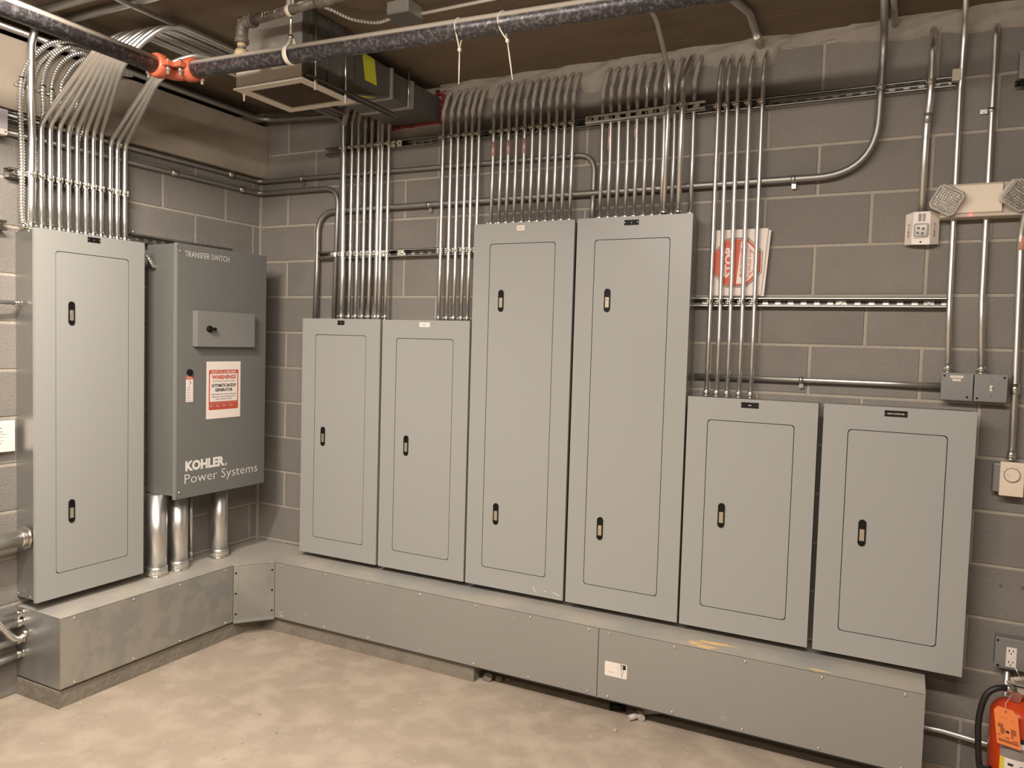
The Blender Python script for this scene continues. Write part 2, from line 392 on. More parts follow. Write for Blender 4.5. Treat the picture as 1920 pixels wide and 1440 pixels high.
for P in (A + d * .012, B - d * .012):
    for z in (.125, .235, .345): obj('screw_hole', MB().cyl((P + nrm * .0037)[:2] + (z,), (P + nrm * .0042)[:2] + (z,), .0055, 10), BLACK, tr)
def screw(p, ax, par, r=.0062, m=ZINC):
    a = Vector(p); b = a + Vector(ax) * .0022; c = a + Vector(ax) * .0042
    return obj('screw', MB().tube([a, b, c], r, 10, rad=[r, r, r * .55]), m, par)
for x in (.484, .783, 1.057, 1.368, 1.679, 1.960, 2.241): screw((x, -.305, .372), (0, -1, 0), c2)
for x in (.489, .779, 1.064, 1.375, 1.676, 1.959, 2.242): screw((x, -.305, .098), (0, -1, 0), c2)
for x in (2.336, 2.617, 2.899, 3.181, 3.462):
    screw((x, -.305, .372), (0, -1, 0), c3); screw((x, -.305, .098), (0, -1, 0), c3)
for y in (-1.342, -1.058, -.803, -.520):
    screw((.305, y, .374), (1, 0, 0), c1); screw((.305, y, .095), (1, 0, 0), c1)
# label on the cover
lb = obj('sticker', MB().prism(rrect(2.320, 2.419, .190, .252, .004), -.3056, -.3052), WHITE, c3, 'white maker label')
yy = -.3058
obj('print', MB().box((2.391, yy, .231), (2.396, yy - .0004, .249)).box((2.399, yy, .229), (2.414, yy - .0004, .249)), INK, c3)
text('print', 'A', (2.402, yy - .0002, .239), (0, 0, 1), (-1, 0, 0), h=.012, m=WINK, parent=c3, bold=.02, align='C', depth=.0005).location
mb = MB(); mb.ring([(2.398 + .0075 * math.cos(a * .5236), .219 + .0085 * math.sin(a * .5236)) for a in range(12)], [(2.398 + .0055 * math.cos(a * .5236), .219 + .0065 * math.sin(a * .5236)) for a in range(12)], yy, yy - .0004)
mb.box((2.396, yy, .197), (2.3995, yy - .0004, .209)); mb.box((2.380, yy, .195), (2.3805, yy - .0003, .248)); mb.box((2.338, yy, .208), (2.362, yy - .0003, .2092))
obj('print', mb, GINK, c3)
# sawdust patches on top of the trough
def patch(name, cx, cy, w_, h_, z, seed, m=DUST, n=22, th=.0025):
    r = random.Random(seed); mb = MB(); c = [(cx, cy, z + th)]; ring_ = []
    for k in range(n):
        a = 2 * math.pi * k / n; q = r.uniform(.6, 1.05); ring_.append((cx + w_ * q * math.cos(a), cy + h_ * q * math.sin(a), z + .0003))
    return mb.add(c + ring_, [(0, k + 1, (k + 1) % n + 1) for k in range(n)])
obj('paint_spill', patch('p', 2.735, -.276, .062, .022, .3886, 1).add(*[(lambda p: (p.v, p.f))(patch('q', 2.770, -.222, .095, .016, .3886, 2))][0]).add(*[(lambda p: (p.v, p.f))(patch('q', 2.690, -.262, .032, .030, .3886, 5))][0]), DUST, tr, 'dry tan spill on top of the wireway')
obj('paint_spill', patch('p', 3.17, -.285, .06, .008, .3886, 4), DUST, tr, 'small faint tan spill on top of the wireway')

# ================================================================ ELECTRICAL PANELS
def latch(par, c, ax, h=.103, wd=.028):
    """c: centre on the door face; ax 'y' faces -y, 'x' faces +x"""
    r = wd / 2; mb = MB(); n = 8
    pts = [(r * math.cos(math.pi * k / n), h / 2 - r + r * math.sin(math.pi * k / n)) for k in range(n + 1)] + \
          [(-r * math.cos(math.pi * k / n), -h / 2 + r - r * math.sin(math.pi * k / n)) for k in range(n + 1)]
    ri = r - .0035; inn = [(p[0] * ri / r, (p[1] - math.copysign(h / 2 - r, p[1])) * ri / r + math.copysign(h / 2 - r, p[1])) for p in pts]
    def F(mbx, poly, d0, d1):
        if ax == 'y': return mbx.prism([(c[0] + a, c[2] + b) for a, b in poly], c[1] - d0, c[1] - d1, 'y')
        return mbx.prism([(c[1] + a, c[2] + b) for a, b in poly], c[0] + d0, c[0] + d1, 'x')
    rim = MB()
    if ax == 'y': rim.ring([(c[0] + a, c[2] + b) for a, b in pts], [(c[0] + a, c[2] + b) for a, b in inn], c[1] - .0002, c[1] - .004, 'y')
    else: rim.ring([(c[1] + a, c[2] + b) for a, b in pts], [(c[1] + a, c[2] + b) for a, b in inn], c[0] + .0002, c[0] + .004, 'x')
    F(rim, pts, .0001, .0014)
    L_ = obj('latch', rim, BLACK, par)
    q = .0085; hd = MB(); F(hd, [(-q, -.031), (q, -.031), (q, .014), (-q, .014)], .001, .0036)
    obj('latch_handle', hd, LATCH, L_)
    kc = MB(); F(kc, [(.005 * math.cos(t * .628), .004 + .005 * math.sin(t * .628)) for t in range(10)], .0036, .0044)
    obj('keyhole', kc, ZINC, L_)
def panel(label, a0, a1, z0, z1, ax, door, latches, plate, nm='', hinge='R', D=.150):
    """ax 'y': on the back wall, a = x ; ax 'x': on the left wall, a = y"""
    loc = ((a0 + a1) / 2, -D / 2, z0) if ax == 'y' else (D / 2, (a0 + a1) / 2, z0)
    t = thing('electrical_panel', label, 'electrical panel', loc, 'grey electrical panels')
    def bx(mb, p, q, z0_, z1_, d0, d1, bev=0):
        if ax == 'y': return mb.box((p, -d0, z0_), (q, -d1, z1_), bev)
        return mb.box((d0, p, z0_), (d1, q, z1_), bev)
    e = .011; off = D - .010
    enc = obj('enclosure', bx(MB(), a0 + e, a1 - e, z0 + .006, z1 - .004, .001, off, .001), ENCL, t)
    fr = MB(); r = .014; g = .0028
    pl = 'y' if ax == 'y' else 'x'; s = -1 if ax == 'y' else 1
    outer = rrect(a0, a1, z0, z1, .002); inn = rrect(door[0] - g, door[1] + g, door[2] - g, door[3] + g, r)
    fr.ring(outer, inn, s * (D - .0015), s * D, pl)
    # returned edges of the cover
    for p, q in ((a0, a0 + .0015), (a1 - .0015, a1)): bx(fr, p, q, z0, z1, D - .014, D - .0012)
    for p, q in ((z0, z0 + .0015), (z1 - .0015, z1)): bx(fr, a0, a1, p, q, D - .014, D - .0012)
    cv = obj('cover', fr, PGRAY, t)
    gap = MB(); gap.prism(rrect(door[0] - g * 2, door[1] + g * 2, door[2] - g * 2, door[3] + g * 2, r), s * (D - .006), s * (D - .005), pl)
    obj('door_recess', gap, BLACK, cv)
    dm = MB(); dm.prism(rrect(door[0], door[1], door[2], door[3], r), s * (D - .004), s * (D - .0002), pl)
    dr = obj('door', dm, PGRAY, t)
    hx = door[1] if hinge == 'R' else door[0]; 
    for lx, lz in latches:
        latch(dr, (lx, -D, lz) if ax == 'y' else (D, lx, lz), ax)
    px, pz, pw, dark = plate
    pm = MB(); bx(pm, px - pw / 2, px + pw / 2, pz - .0115, pz + .0115, D, D + .0012)
    npl = obj('name_plate', pm, BLACK if dark else WHITE, t)
    f = D + .0014
    if dark:
        for q in (-1, 1):
            c = px + q * (pw / 2 - .004)
            p0 = (c, -f + .0003, pz) if ax == 'y' else (f - .0003, c, pz)
            screw(p0, (0, -1, 0) if ax == 'y' else (1, 0, 0), npl, .0022)
    if nm:
        pos = (px, -f, pz - .003) if ax == 'y' else (f, px, pz - .003)
        text('print', nm, pos, XP if ax == 'y' else YP, ZP, w=(.058 if len(nm) > 9 else None), h=.0055, m=WINK if dark else GINK, parent=npl, align='C', bold=.01)
    for q in (a0 + .012, a1 - .012):
        for zz in (z0 + .016,):
            p0 = (q, -D, zz) if ax == 'y' else (D, q, zz)
    return t
zb = .418
P5 = panel('short grey breaker panel nearest the room corner, black name plate on top', .466, .986, zb, 1.700, 'y', (.560, .895, .512, 1.612), [(.620, 1.066)], (.730, 1.679, .046, True), '5')
P6 = panel('short grey breaker panel with a white name strip, second from the room corner', 1.000, 1.518, zb, 1.698, 'y', (1.091, 1.426, .514, 1.604), [(1.162, 1.062)], (1.258, 1.676, .062, False), 'PANEL')
P7 = panel('tall grey two-latch panel with a white name strip, scratched at its foot', 1.529, 2.049, zb, 2.159, 'y', (1.620, 1.955, .514, 2.061), [(1.685, 1.795), (1.689, .778)], (1.778, 2.133, .040, False), 'PANEL')
P8 = panel('tall grey two-latch panel with a black name plate, right of the other tall one', 2.062, 2.582, zb, 2.161, 'y', (2.150, 2.487, .518, 2.062), [(2.216, 1.797), (2.219, .779)], (2.315, 2.134, .066, True), '8')
P9 = panel('low wide grey panel with small black name plate, under five thin conduits', 2.592, 3.108, zb, 1.395, 'y', (2.680, 3.020, .514, 1.300), [(2.751, .906)], (2.847, 1.371, .070, True), 'HP1')
P10 = panel('low wide grey panel at the far right end, with a long black lettered plate', 3.128, 3.644, zb, 1.396, 'y', (3.220, 3.553, .514, 1.300), [(3.286, .906)], (3.381, 1.372, .078, True), 'SINGLE VOLTAGE PANEL')
PL = panel('tall grey two-latch panel on the left wall under the curved conduit bundle', -1.414, -.891, .428, 2.022, 'x', (-1.322, -.977, .536, 1.932), [(-1.254, 1.671), (-1.254, .800)], (-1.149, 2.002, .060, True), 'L')
for p in ((.03, -1.4145, .455), (.115, -1.4145, .452), (.03, -1.4145, 2.008), (.115, -1.4145, 2.006)): screw(p, (0, -1, 0), PL, .005)
sm = MB()
for x0, z0_, x1, z1_ in ((1.90, .447, 1.915, .437), (1.955, .449, 1.965, .446), (2.00, .449, 2.035, .438), (1.9, .46, 1.903, .445)):
    dx, dz = x1 - x0, z1_ - z0_; L_ = math.hypot(dx, dz); nx_, nz_ = -dz / L_ * .0012, dx / L_ * .0012
    sm.prism([(x0 - nx_, z0_ - nz_), (x1 - nx_, z1_ - nz_), (x1 + nx_, z1_ + nz_), (x0 + nx_, z0_ + nz_)], -.1502, -.1505)
obj('scratch', sm, WINK, P7, 'white scratches near the foot of the cover')

# ================================================================ TRANSFER SWITCH
FX = .268
ts = thing('transfer_switch', 'dark grey wall cabinet with large white lettering, hung near the room corner', 'electrical cabinet', (.15, -.51, .785))
obj('enclosure', MB().box((.045, -.795, .800), (FX - .022, -.228, 2.030), .003), SGRAY, ts)
mb = MB().box((FX - .020, -.803, .786), (FX, -.221, 2.033), .002)
dr = obj('door', mb, SGRAY, ts)
obj('door_edge', MB().box((FX - .021, -.806, .786), (FX + .0015, -.7985, 2.033)).box((FX - .024, -.800, .79), (FX - .021, -.79, 2.03)), SGRAYL, dr)
q = .034
obj('control_box', MB().box((FX, -.712, 1.535), (FX + q, -.334, 1.712), .002), SGRAYL, dr, 'small shallow box with a black selector knob')
kb = MB().cyl((FX + q, -.640, 1.624), (FX + q + .012, -.640, 1.624), .016, 16).box((FX + q + .012, -.656, 1.618), (FX + q + .026, -.624, 1.630), .002).cyl((FX + q + .010, -.615, 1.624), (FX + q + .02, -.615, 1.624), .008, 10)
obj('selector_knob', kb, BLACK, dr)
obj('key_cylinder', MB().cyl((FX, -.729, 1.408), (FX + .010, -.729, 1.408), .0155, 18), BLACK, dr)
for z in (1.995, .82): screw((FX + .001, -.785, z), (1, 0, 0), dr, .007)
for z in (2.015, .795): obj('bolt_hole', MB().cyl((FX + .0015, -.802, z), (FX + .002, -.802, z), .003, 8), BLACK, dr)
text('lettering', 'TRANSFER SWITCH', (FX, -.758, 1.972), YP, ZP, w=.275, h=.027, m=WINK, parent=dr, bold=-.012)
text('lettering', 'KOHLER', (FX, -.748, .918), YP, ZP, w=.245, h=.052, m=WINK, parent=dr, bold=.05)
text('lettering', 'R', (FX, -.496, .921), YP, ZP, h=.006, m=WINK, parent=dr, bold=.01)
obj('lettering', MB().ring([(-.4935 + .008 * math.cos(a * .524), .924 + .008 * math.sin(a * .524)) for a in range(12)], [(-.4935 + .006 * math.cos(a * .524), .924 + .006 * math.sin(a * .524)) for a in range(12)], FX + .0002, FX + .0006, 'x'), WINK, dr)
text('lettering', 'Power Systems', (FX, -.752, .842), YP, ZP, w=.478, h=.062, m=WINK, parent=dr, bold=-.012)
# warning sheet (lies on the door, a thing of its own)
ws = thing('warning_notice', 'white paper notice with red warning panel about an automatic backup generator', 'sign', (FX, -.51, 1.17))
y0, y1 = -.624, -.401; z0, z1 = 1.168, 1.460; f = FX + .0012
obj('paper', MB().box((FX + .0002, y0, z0), (f, y1, z1)), WHITE, ws)
ry0, ry1, rz0, rz1 = y0 + .015, y1 - .015, z0 + .045, z1 - .043
obj('red_panel', MB().prism(rrect(ry0, ry1, rz0, rz1, .006), f, f + .0003, 'x'), RED, ws)
obj('white_panel', MB().prism(rrect(ry0 + .007, ry1 - .007, rz0 + .042, rz1 - .019, .002), f + .0003, f + .0006, 'x'), WHITE, ws)
cy = (y0 + y1) / 2; g = f + .0006
text('lettering', 'UTILITY CO. & FIRE DEPT.', (f + .0003, cy, rz1 - .0155), YP, ZP, w=.168, h=.011, m=WHITE, parent=ws, bold=.02, align='C')
text('lettering', 'WARNING!', (g, cy, rz1 - .048), YP, ZP, w=.158, h=.023, m=RED, parent=ws, bold=.04, align='C')
text('lettering', 'THIS ELECTRICAL SERVICE IS EQUIPPED', (g, cy, rz1 - .061), YP, ZP, w=.150, h=.005, m=INK, parent=ws, bold=.02, align='C')
text('lettering', 'AUTOMATIC BACKUP', (g, cy, rz1 - .088), YP, ZP, w=.160, h=.017, m=INK, parent=ws, bold=.04, align='C')
text('lettering', 'GENERATOR', (g, cy, rz1 - .111), YP, ZP, w=.116, h=.017, m=INK, parent=ws, bold=.04, align='C')
for i, (s_, w_) in enumerate((('OPERATING SWITCH OR DISCONNECTING', .160), ('SERVICE MAY CAUSE GENERATOR TO', .154), ('START WITHOUT NOTICE', .108))):
    text('lettering', s_, (g, cy, rz1 - .128 - i * .0125), YP, ZP, w=w_, h=.0055, m=INK, parent=ws, bold=.02, align='C')
mb = MB()
for i in range(4): mb.box((f + .0003, ry0 + .008 + i * .042, rz0 + .014), (f + .0006, ry0 + .020 + i * .042, rz0 + .026))
mb.box((f + .0003, ry0 + .008, rz0 + .033), (f + .0006, ry1 - .01, rz0 + .036))
for i in range(4): mb.box((f + .0003, ry0 + .023 + i * .042, rz0 + .018), (f + .0006, ry0 + .040 + i * .042, rz0 + .021))
obj('print', mb, PINK, ws)
# danger tag strip
dg = thing('danger_label', 'narrow white and red hazard label with falling figure below the black lock', 'label', (FX, -.727, 1.26))
obj('paper', MB().box((FX + .0002, -.748, 1.262), (FX + .0009, -.706, 1.391)), WHITE, dg)
obj('red_band', MB().box((FX + .0009, -.748, 1.373), (FX + .0012, -.706, 1.391)), RED, dg)
text('lettering', 'DANGER', (FX + .0012, -.741, 1.378), YP, ZP, w=.030, h=.008, m=WHITE, parent=dg, bold=.02)
mb = MB(); gx = FX + .0010
def seg(mb, a, b, wd, x):
    dx, dz = b[0] - a[0], b[1] - a[1]; L_ = math.hypot(dx, dz); n_ = (-dz / L_ * wd, dx / L_ * wd)
    mb.prism([(a[0] - n_[0], a[1] - n_[1]), (b[0] - n_[0], b[1] - n_[1]), (b[0] + n_[0], b[1] + n_[1]), (a[0] + n_[0], a[1] + n_[1])], x, x + .0003, 'x')
for a, b, wd in (((-.724, 1.366), (-.722, 1.353), .0018), ((-.724, 1.363), (-.735, 1.366), .0009), ((-.723, 1.363), (-.714, 1.357), .0009), ((-.714, 1.357), (-.716, 1.352), .0008), ((-.722, 1.354), (-.734, 1.348), .0010), ((-.723, 1.354), (-.728, 1.341), .0010)): seg(mb, a, b, wd, gx)
for i in range(6):
    mb.box((gx, -.745, 1.334 - i * .0125), (gx + .0002, -.718 + (i % 3) * .004, 1.3355 - i * .0125)); mb.box((gx, -.742, 1.330 - i * .0125), (gx + .0002, -.724 + (i % 2) * .005, 1.3312 - i * .0125))
obj('print', mb, GINK, dg)

# big pipes under the switch
def stub(lbl, x, y, r, n=1, z0=.389, z1=.80):
    t = thing('conduit', lbl, 'conduit', (x, y, z0)); obj('pipe', MB().cyl((x, y, z0), (x, y, z1), r, 28), COND, t)
    obj('coupling', MB().tube([(x, y, z0), (x, y, z0 + .045), (x, y, z0 + .049)], r, 28, rad=[r * 1.09, r * 1.09, r * 1.02]), COND, t)
    sr = obj('lock_nut', MB().cyl((x, y, z0), (x, y, z0 + .010), r * 1.16, 8), ZINC, t)
    obj('bolt', MB().cyl((x + r * .8, y - r * .9, z0 + .026), (x + r * 1.0, y - r * 1.12, z0 + .026), .006, 8), ZINC, t)
stub('fat conduit under the dark cabinet, nearest the tall left panel', .122, -.795, .0485)
stub('fat conduit under the dark cabinet, middle of three', .122, -.665, .0465)
stub('fat conduit under the dark cabinet, nearest the room corner', .115, -.395, .0455)
stub('thin conduit behind the middle fat conduit under the dark cabinet', .048, -.526, .0115)

# ================================================================ STRUT CHANNELS
def strut(label, p0, p1, face, wd=.041, dp=.041, slots=True, m=STRUT, sc_=None, tilt=0):
    """p0,p1 wall-side centreline; face = outward unit vector; open side outward, slotted web at the wall"""
    p0 = Vector(p0); p1 = Vector(p1); a = (p1 - p0); L_ = a.length; a.normalize(); f_ = Vector(face); u = f_.cross(a).normalized()
    if u.z < 0: u = -u
    t = thing('strut_channel', label, 'strut', tuple(p0), 'strut channels')
    def bx(mb, s0, s1, h0, h1, d0, d1):
        vs = [p0 + a * s + u * h + f_ * d_ for s in (s0, s1) for h in (h0, h1) for d_ in (d0, d1)]
        return mb.add(vs, [(0, 1, 3, 2), (4, 6, 7, 5), (0, 4, 5, 1), (2, 3, 7, 6), (0, 2, 6, 4), (1, 5, 7, 3)])
    h = wd / 2; tk = .0027; mb = MB()
    for s_ in (-1, 1):
        bx(mb, 0, L_, s_ * h, s_ * (h - tk), 0, dp)
        bx(mb, 0, L_, s_ * h, s_ * (h - .0095), dp - tk, dp)
        bx(mb, 0, L_, s_ * (h - .0095), s_ * (h - .0095 + tk), dp - .009, dp)
    obj('channel', mb, m, t)
    web = MB(); bx(web, 0, L_, h, .0075, 0, tk); bx(web, 0, L_, -h, -.0075, 0, tk)
    s0 = 0; n = max(1, int(L_ / .0508)); 
    for i in range(n + 1):
        c = i * .0508 + .0254; e = min(L_, c - .0145)
        if e > s0: bx(web, s0, e, -.0075, .0075, 0, tk)
        s0 = c + .0145
        if s0 > L_: break
    obj('slotted_web', web, m, t)
    return t
S1 = strut('long slotted strut high on the back wall, carrying most of the conduits', (.51, -.001, 2.615), (3.515, -.001, 2.618), (0, -1, 0))
S2 = strut('short bright strut piece laid over the long high strut above the tall panels', (2.052, -.0725, 2.617), (2.594, -.0725, 2.628), (0, 1, 0), wd=.041, dp=.021, m=BRIGHT)
S3 = strut('strut at mid height above the two short panels', (.470, -.001, 2.051), (1.460, -.001, 2.051), (0, -1, 0))
S4 = strut('strut below the stop notice, ending at the thin right-hand conduit', (2.560, -.001, 1.798), (3.531, -.001, 1.796), (0, -1, 0))
S5 = strut('strut across the straight conduits above the tall left wall panel', (.001, -1.452, 2.249), (.001, -.92, 2.251), (1, 0, 0))
S6 = strut('strut behind the top edge of the dark cabinet', (.001, -.875, 2.055), (.001, -.25, 2.055), (1, 0, 0))
S7 = strut('cut strut end on the left wall at the photo edge, beside the tall panel', (.001, -1.75, 2.025), (.001, -1.462, 2.025), (1, 0, 0))
S8 = strut('dark strut on the left wall behind the armoured cables at the upper left', (.001, -1.75, 2.475), (.001, -1.31, 2.482), (1, 0, 0))
for nb, z in ((S4, 1.797), ):
    for x in (2.78, 3.158, 3.472):
        obj('bolt', MB().box((x - .018, -.004, z - .014), (x + .018, -.006, z + .014)).cyl((x, -.006, z), (x, -.013, z), .006, 6), ZINC, nb)
for x in (.93, 1.03): obj('bolt', MB().box((x - .02, -.036, 2.037), (x + .02, -.046, 2.065)).cyl((x, -.046, 2.051), (x, -.056, 2.051), .008, 6), ZINC, S3)
for x in (.97, 1.0): obj('bolt', MB().box((x - .02, -.036, 2.60), (x + .02, -.046, 2.63)).cyl((x, -.046, 2.615), (x, -.056, 2.615), .008, 6), ZINC, S1)
for x in (2.075, 2.56): obj('bolt', MB().cyl((x, -.0725, 2.618), (x, -.084, 2.619), .010, 6), ZINC, S2)
obj('bolt', MB().cyl((.041, -1.43, 2.249), (.060, -1.43, 2.249), .012, 12).cyl((.041, -1.44, 2.249), (.068, -1.44, 2.249), .005, 8), ZINC, S5)
obj('bolt', MB().cyl((.02, -.862, 2.075), (.03, -.862, 2.09), .006, 8), ZINC, S6)

# ================================================================ CONDUITS
def clamp(par, c, r, wall):
    """strut clamp at point c round a vertical conduit"""
    c = Vector(c); f_ = Vector(wall); s = Vector((1, 0, 0)) if abs(f_.y) > .5 else Vector((0, 1, 0)); rr = r + .0016; mb = MB(); h = .011
    n = 10; P = []
    for k in range(n + 1):
        a = math.pi * k / n; P.append(c + s * math.cos(a) * rr + f_ * math.sin(a) * rr)
    P = [c + s * rr - f_ * (r + .004)] + P + [c - s * rr - f_ * (r + .004)]
    vs = [p + Vector((0, 0, z)) for z in (-h, h) for p in P] ; q = []
    m_ = len(P)
    for z in (-h, h):
        for i, p in enumerate(P):
            o_ = (p - c); o_.z = 0; o_ = o_ - f_ * o_.dot(f_) if (i in (0, m_ - 1)) else o_; q.append(p + o_.normalized() * .0022 + Vector((0, 0, z)))
    vs += q
    fs = []
    for i in range(m_ - 1):
        fs += [(i, i + 1, m_ + i + 1, m_ + i), (2 * m_ + i, 3 * m_ + i, 3 * m_ + i + 1, 2 * m_ + i + 1), (m_ + i, m_ + i + 1, 3 * m_ + i + 1, 3 * m_ + i), (i, 2 * m_ + i, 2 * m_ + i + 1, i + 1)]
    mb.add(vs, fs)
    b = c + s * -(rr + .001) + f_ * (r * .2)
    e = c - s * (rr * .2) + f_ * (rr + .005)
    mb.cyl(e - s * .010, e + s * .010, .0042, 6); mb.cyl(e - s * .014, e - s * .010, .0062, 6)
    for q_ in (-1, 1):
        p = e + s * .005 * q_; mb.box(p - Vector((.0011, .0011, h)), p + Vector((.0011, .0011, h)) + f_ * .006)
    return obj('strut_clamp', mb, ZINC, par)
def connector(par, p, r, dirv=(0, 0, 1), m=ZINC):
    p = Vector(p); d_ = Vector(dirv); mb = MB()
    mb.tube([p, p + d_ * .004], r * 1.55, 8); mb.tube([p + d_ * .004, p + d_ * .026, p + d_ * .028], r, 12, rad=[r + .0035, r + .0035, r + .0012])
    s = d_.orthogonal().normalized() if abs(d_.z) < .5 else Vector((-.55, -.83, 0)) if p.x > .2 else Vector((.83, .55, 0))
    mb.cyl(p + d_ * .016 + s * r, p + d_ * .016 + s * (r + .011), .0036, 6)
    return obj('connector', mb, m, par)
GR = 'conduits on the walls'
def conduit(label, pts, r, R=.1, m=COND, conn=None, clamps=(), wall=(0, -1, 0), seg=8, group=None, n=12):
    t = thing('conduit', label, 'conduit', tuple(pts[0]), group or GR)
    obj('pipe', MB().tube(arcpath(pts, R, seg), r, n), m, t)
    if conn: connector(t, pts[0], r, conn)
    for c in clamps: clamp(t, c, r, wall)
    return t
r5 = .0092; r7 = .0118; r10 = .0148
def wall_conduit(label, x, ztop, r, clz, ytop=-.055, m=COND, top='wall', dx=.012, yb=None, lean=0.0):
    j = random.uniform(-.002, .002); yc = -.043 - r
    pts = [(x, yc - .004, ztop), (x, yc, ztop + .25), (x + lean, yc, 2.74 + random.uniform(-.01, .01))]
    if top == 'wall': pts += [(x + lean + dx + j, yc + .012, 2.835 + random.uniform(-.008, .004)), (x + lean + dx * 2, .02, 2.872)]
    t = conduit(label, pts, r, [.08, .07, .06], m, (0, 0, 1), [(x + lean * .5, yc, z) for z in clz])
    P = [p for p in arcpath(pts, [.08, .07, .06], 8)]; z0 = random.uniform(2.66, 2.72); P = [Vector((P[-1].x, P[-1].y, P[-1].z)) if False else p for p in P if p.z > 2.72]
    P = [Vector((x + lean, yc, z0 + .012 * k)) for k in range(int((2.722 - z0) / .012))] + P
    if len(P) > 2: obj('mortar_crust', MB().tube(P, r, 8, rad=[r + (.0004 if i == 0 else random.uniform(.0004, .0024)) for i in range(len(P))]), SMEAR, t, 'old mortar stuck to the conduit')
    return t
# -- over the short panel nearest the corner
w5 = 'conduit over the short corner panel, '
for i, x in enumerate((.705, .749, .793, .836, .880, .946)):
    xx = x; wall_conduit(w5 + ORD[i] + ' of its six thin front ones', xx, 1.700, r5, (2.051, 2.617))
wall_conduit('thickest bright conduit over the short panel nearest the corner', .659, 1.700, r10, (2.051, 2.617), lean=-.008)
wall_conduit('thin conduit second from the right over the short corner panel', .9035, 1.700, r5, (2.617,))
for i, x in enumerate((.775, .818, .860)):
    y = -.032; conduit('thin conduit half hidden behind the corner panel risers, ' + ORD[i] + ' from left', [(x, -.05, 1.700), (x, y, 1.80), (x, y, 2.75), (x + .02, .02, 2.86)], .0085, .05, OLDC)
conduit('conduit rounding the room corner on the beam top, then dropping behind the thickest riser', [(.066 + r10, -1.9, 2.822), (.066 + r10, -.07, 2.822), (.638, -.045, 2.800), (.638, -.052, 1.700)], r10, [.11, .11], DULL)
conduit('upper of two conduits under the concrete beam, running round the room corner', [(.020, -1.9, 2.484), (.020, -.035, 2.487), (2.084, -.022, 2.476), (2.084, -.026, 2.30), (2.094, -.055, 2.160)], r7, [.06, .12, .3], DULL)
conduit('lower conduit under the beam that turns down into the short corner panel', [(.020, -1.9, 2.413), (.020, -.035, 2.420), (.601, -.035, 2.418), (.601, -.055, 1.700)], r7 + .001, [.06, .10], DULL, clamps=[(.601, -.052, 2.051)])
conduit('long conduit arching from the short corner panel, sweeping right and up to the ceiling', [(.457, -.042, 1.700), (.457, -.032, 1.98), (.457, -.030, 2.292), (3.262, -.040, 2.298), (3.270, -.060, 2.80), (3.270, -.30, 2.90)], r10 - .0005, [.05, .12, .22, .10], DULL, clamps=[(3.268, -.058, 2.617)], seg=12)
# -- over the second short panel
for i, x in enumerate((1.279, 1.326, 1.367, 1.411, 1.447, 1.486)):
    wall_conduit('conduit over the second short panel, %s of six from the left' % ORD[i], x, 1.698, r5 if i else .0098, (2.051, 2.617), dx=.020)
# -- over the left tall panel
for i, x in enumerate((1.567, 1.610, 1.650, 1.692, 1.735, 1.777, 1.818, 1.860, 1.901, 1.942, 1.983)):
    t = wall_conduit('conduit over the left tall panel, %s of eleven from the left' % ORD[i], x, 2.159, r5, (2.617,), dx=.014)
    if i in (0, 2, 4): obj('paint_mark', MB().cyl((x, -.0522, 2.50), (x, -.0522, 2.57), r5 + .0004, 12), PINK, t, 'faded pink paint mark')
# -- over the right tall panel
for i, x in enumerate((2.130, 2.170, 2.210, 2.252, 2.293, 2.335, 2.376, 2.417, 2.462, 2.545)):
    yc = -.0522; t = wall_conduit('conduit over the right tall panel, %s of its ten thin ones' % ORD[i], x, 2.160, r5, (), dx=.014, lean=-.004)
    if i in (1, 4): obj('paint_mark', MB().cyl((x - .004, -.0522, 2.48 if i == 1 else 2.52), (x - .005, -.0522, 2.585), r5 + .0005, 12), PINK, t, 'faded pink paint mark')
conduit('conduit from the right tall panel that bends onto the ceiling', [(2.446, -.115, 2.160), (2.446, -.108, 2.60), (2.444, -.10, 2.76), (2.484, -.45, 2.862), (2.47, -1.9, 2.870)], .0098, [.1, .16, .3], COND, (0, 0, 1), [(2.446, -.107, 2.625)])
conduit('slightly thicker conduit near the right edge of the right tall panel', [(2.508, -.112, 2.160), (2.506, -.106, 2.60), (2.505, -.100, 2.74), (2.52, -.03, 2.85), (2.54, .02, 2.87)], r7, [.1, .1, .05], COND, (0, 0, 1), [(2.506, -.106, 2.627)])
# -- over the low panel, crossing the stop notice
for i, (x0_, x1_) in enumerate(((2.647, 2.646), (2.690, 2.682), (2.734, 2.724), (2.783, 2.773), (2.831, 2.825))):
    yc = -.0535
    conduit('conduit rising past the stop notice, %s of five from the left' % ORD[i],
            [(x0_, yc - .004, 1.395), (x0_, yc, 1.65), (x1_, yc, 2.72), (x1_ + .004, yc + .01, 2.80), (x1_ + .01, .02, 2.87)], r5, [.08, .08, .05], COND, (0, 0, 1), [(x0_ * .6 + x1_ * .4, yc, 1.798), (x1_, yc, 2.618)])
conduit('conduit ending in a coupling where it enters the top of the wall', [(2.800, .02, 2.855), (2.803, -.08, 2.862), (2.812, -.33, 2.872), (2.74, -.62, 2.874), (2.60, -2.0, 2.874)], r10, [.05, .12, .1], OLDC)
obj('coupling', MB().cyl((2.803, -.09, 2.860), (2.805, -.135, 2.862), r10 + .004, 14), ZINC, [o for o in COL.objects if o.get('label', '').startswith('conduit ending in a coupling')][0])
conduit('short thin ceiling conduit beside the top of the large swept conduit', [(3.303, .01, 2.862), (3.303, -.05, 2.868), (3.300, -.40, 2.878)], r7, .03, OLDC)
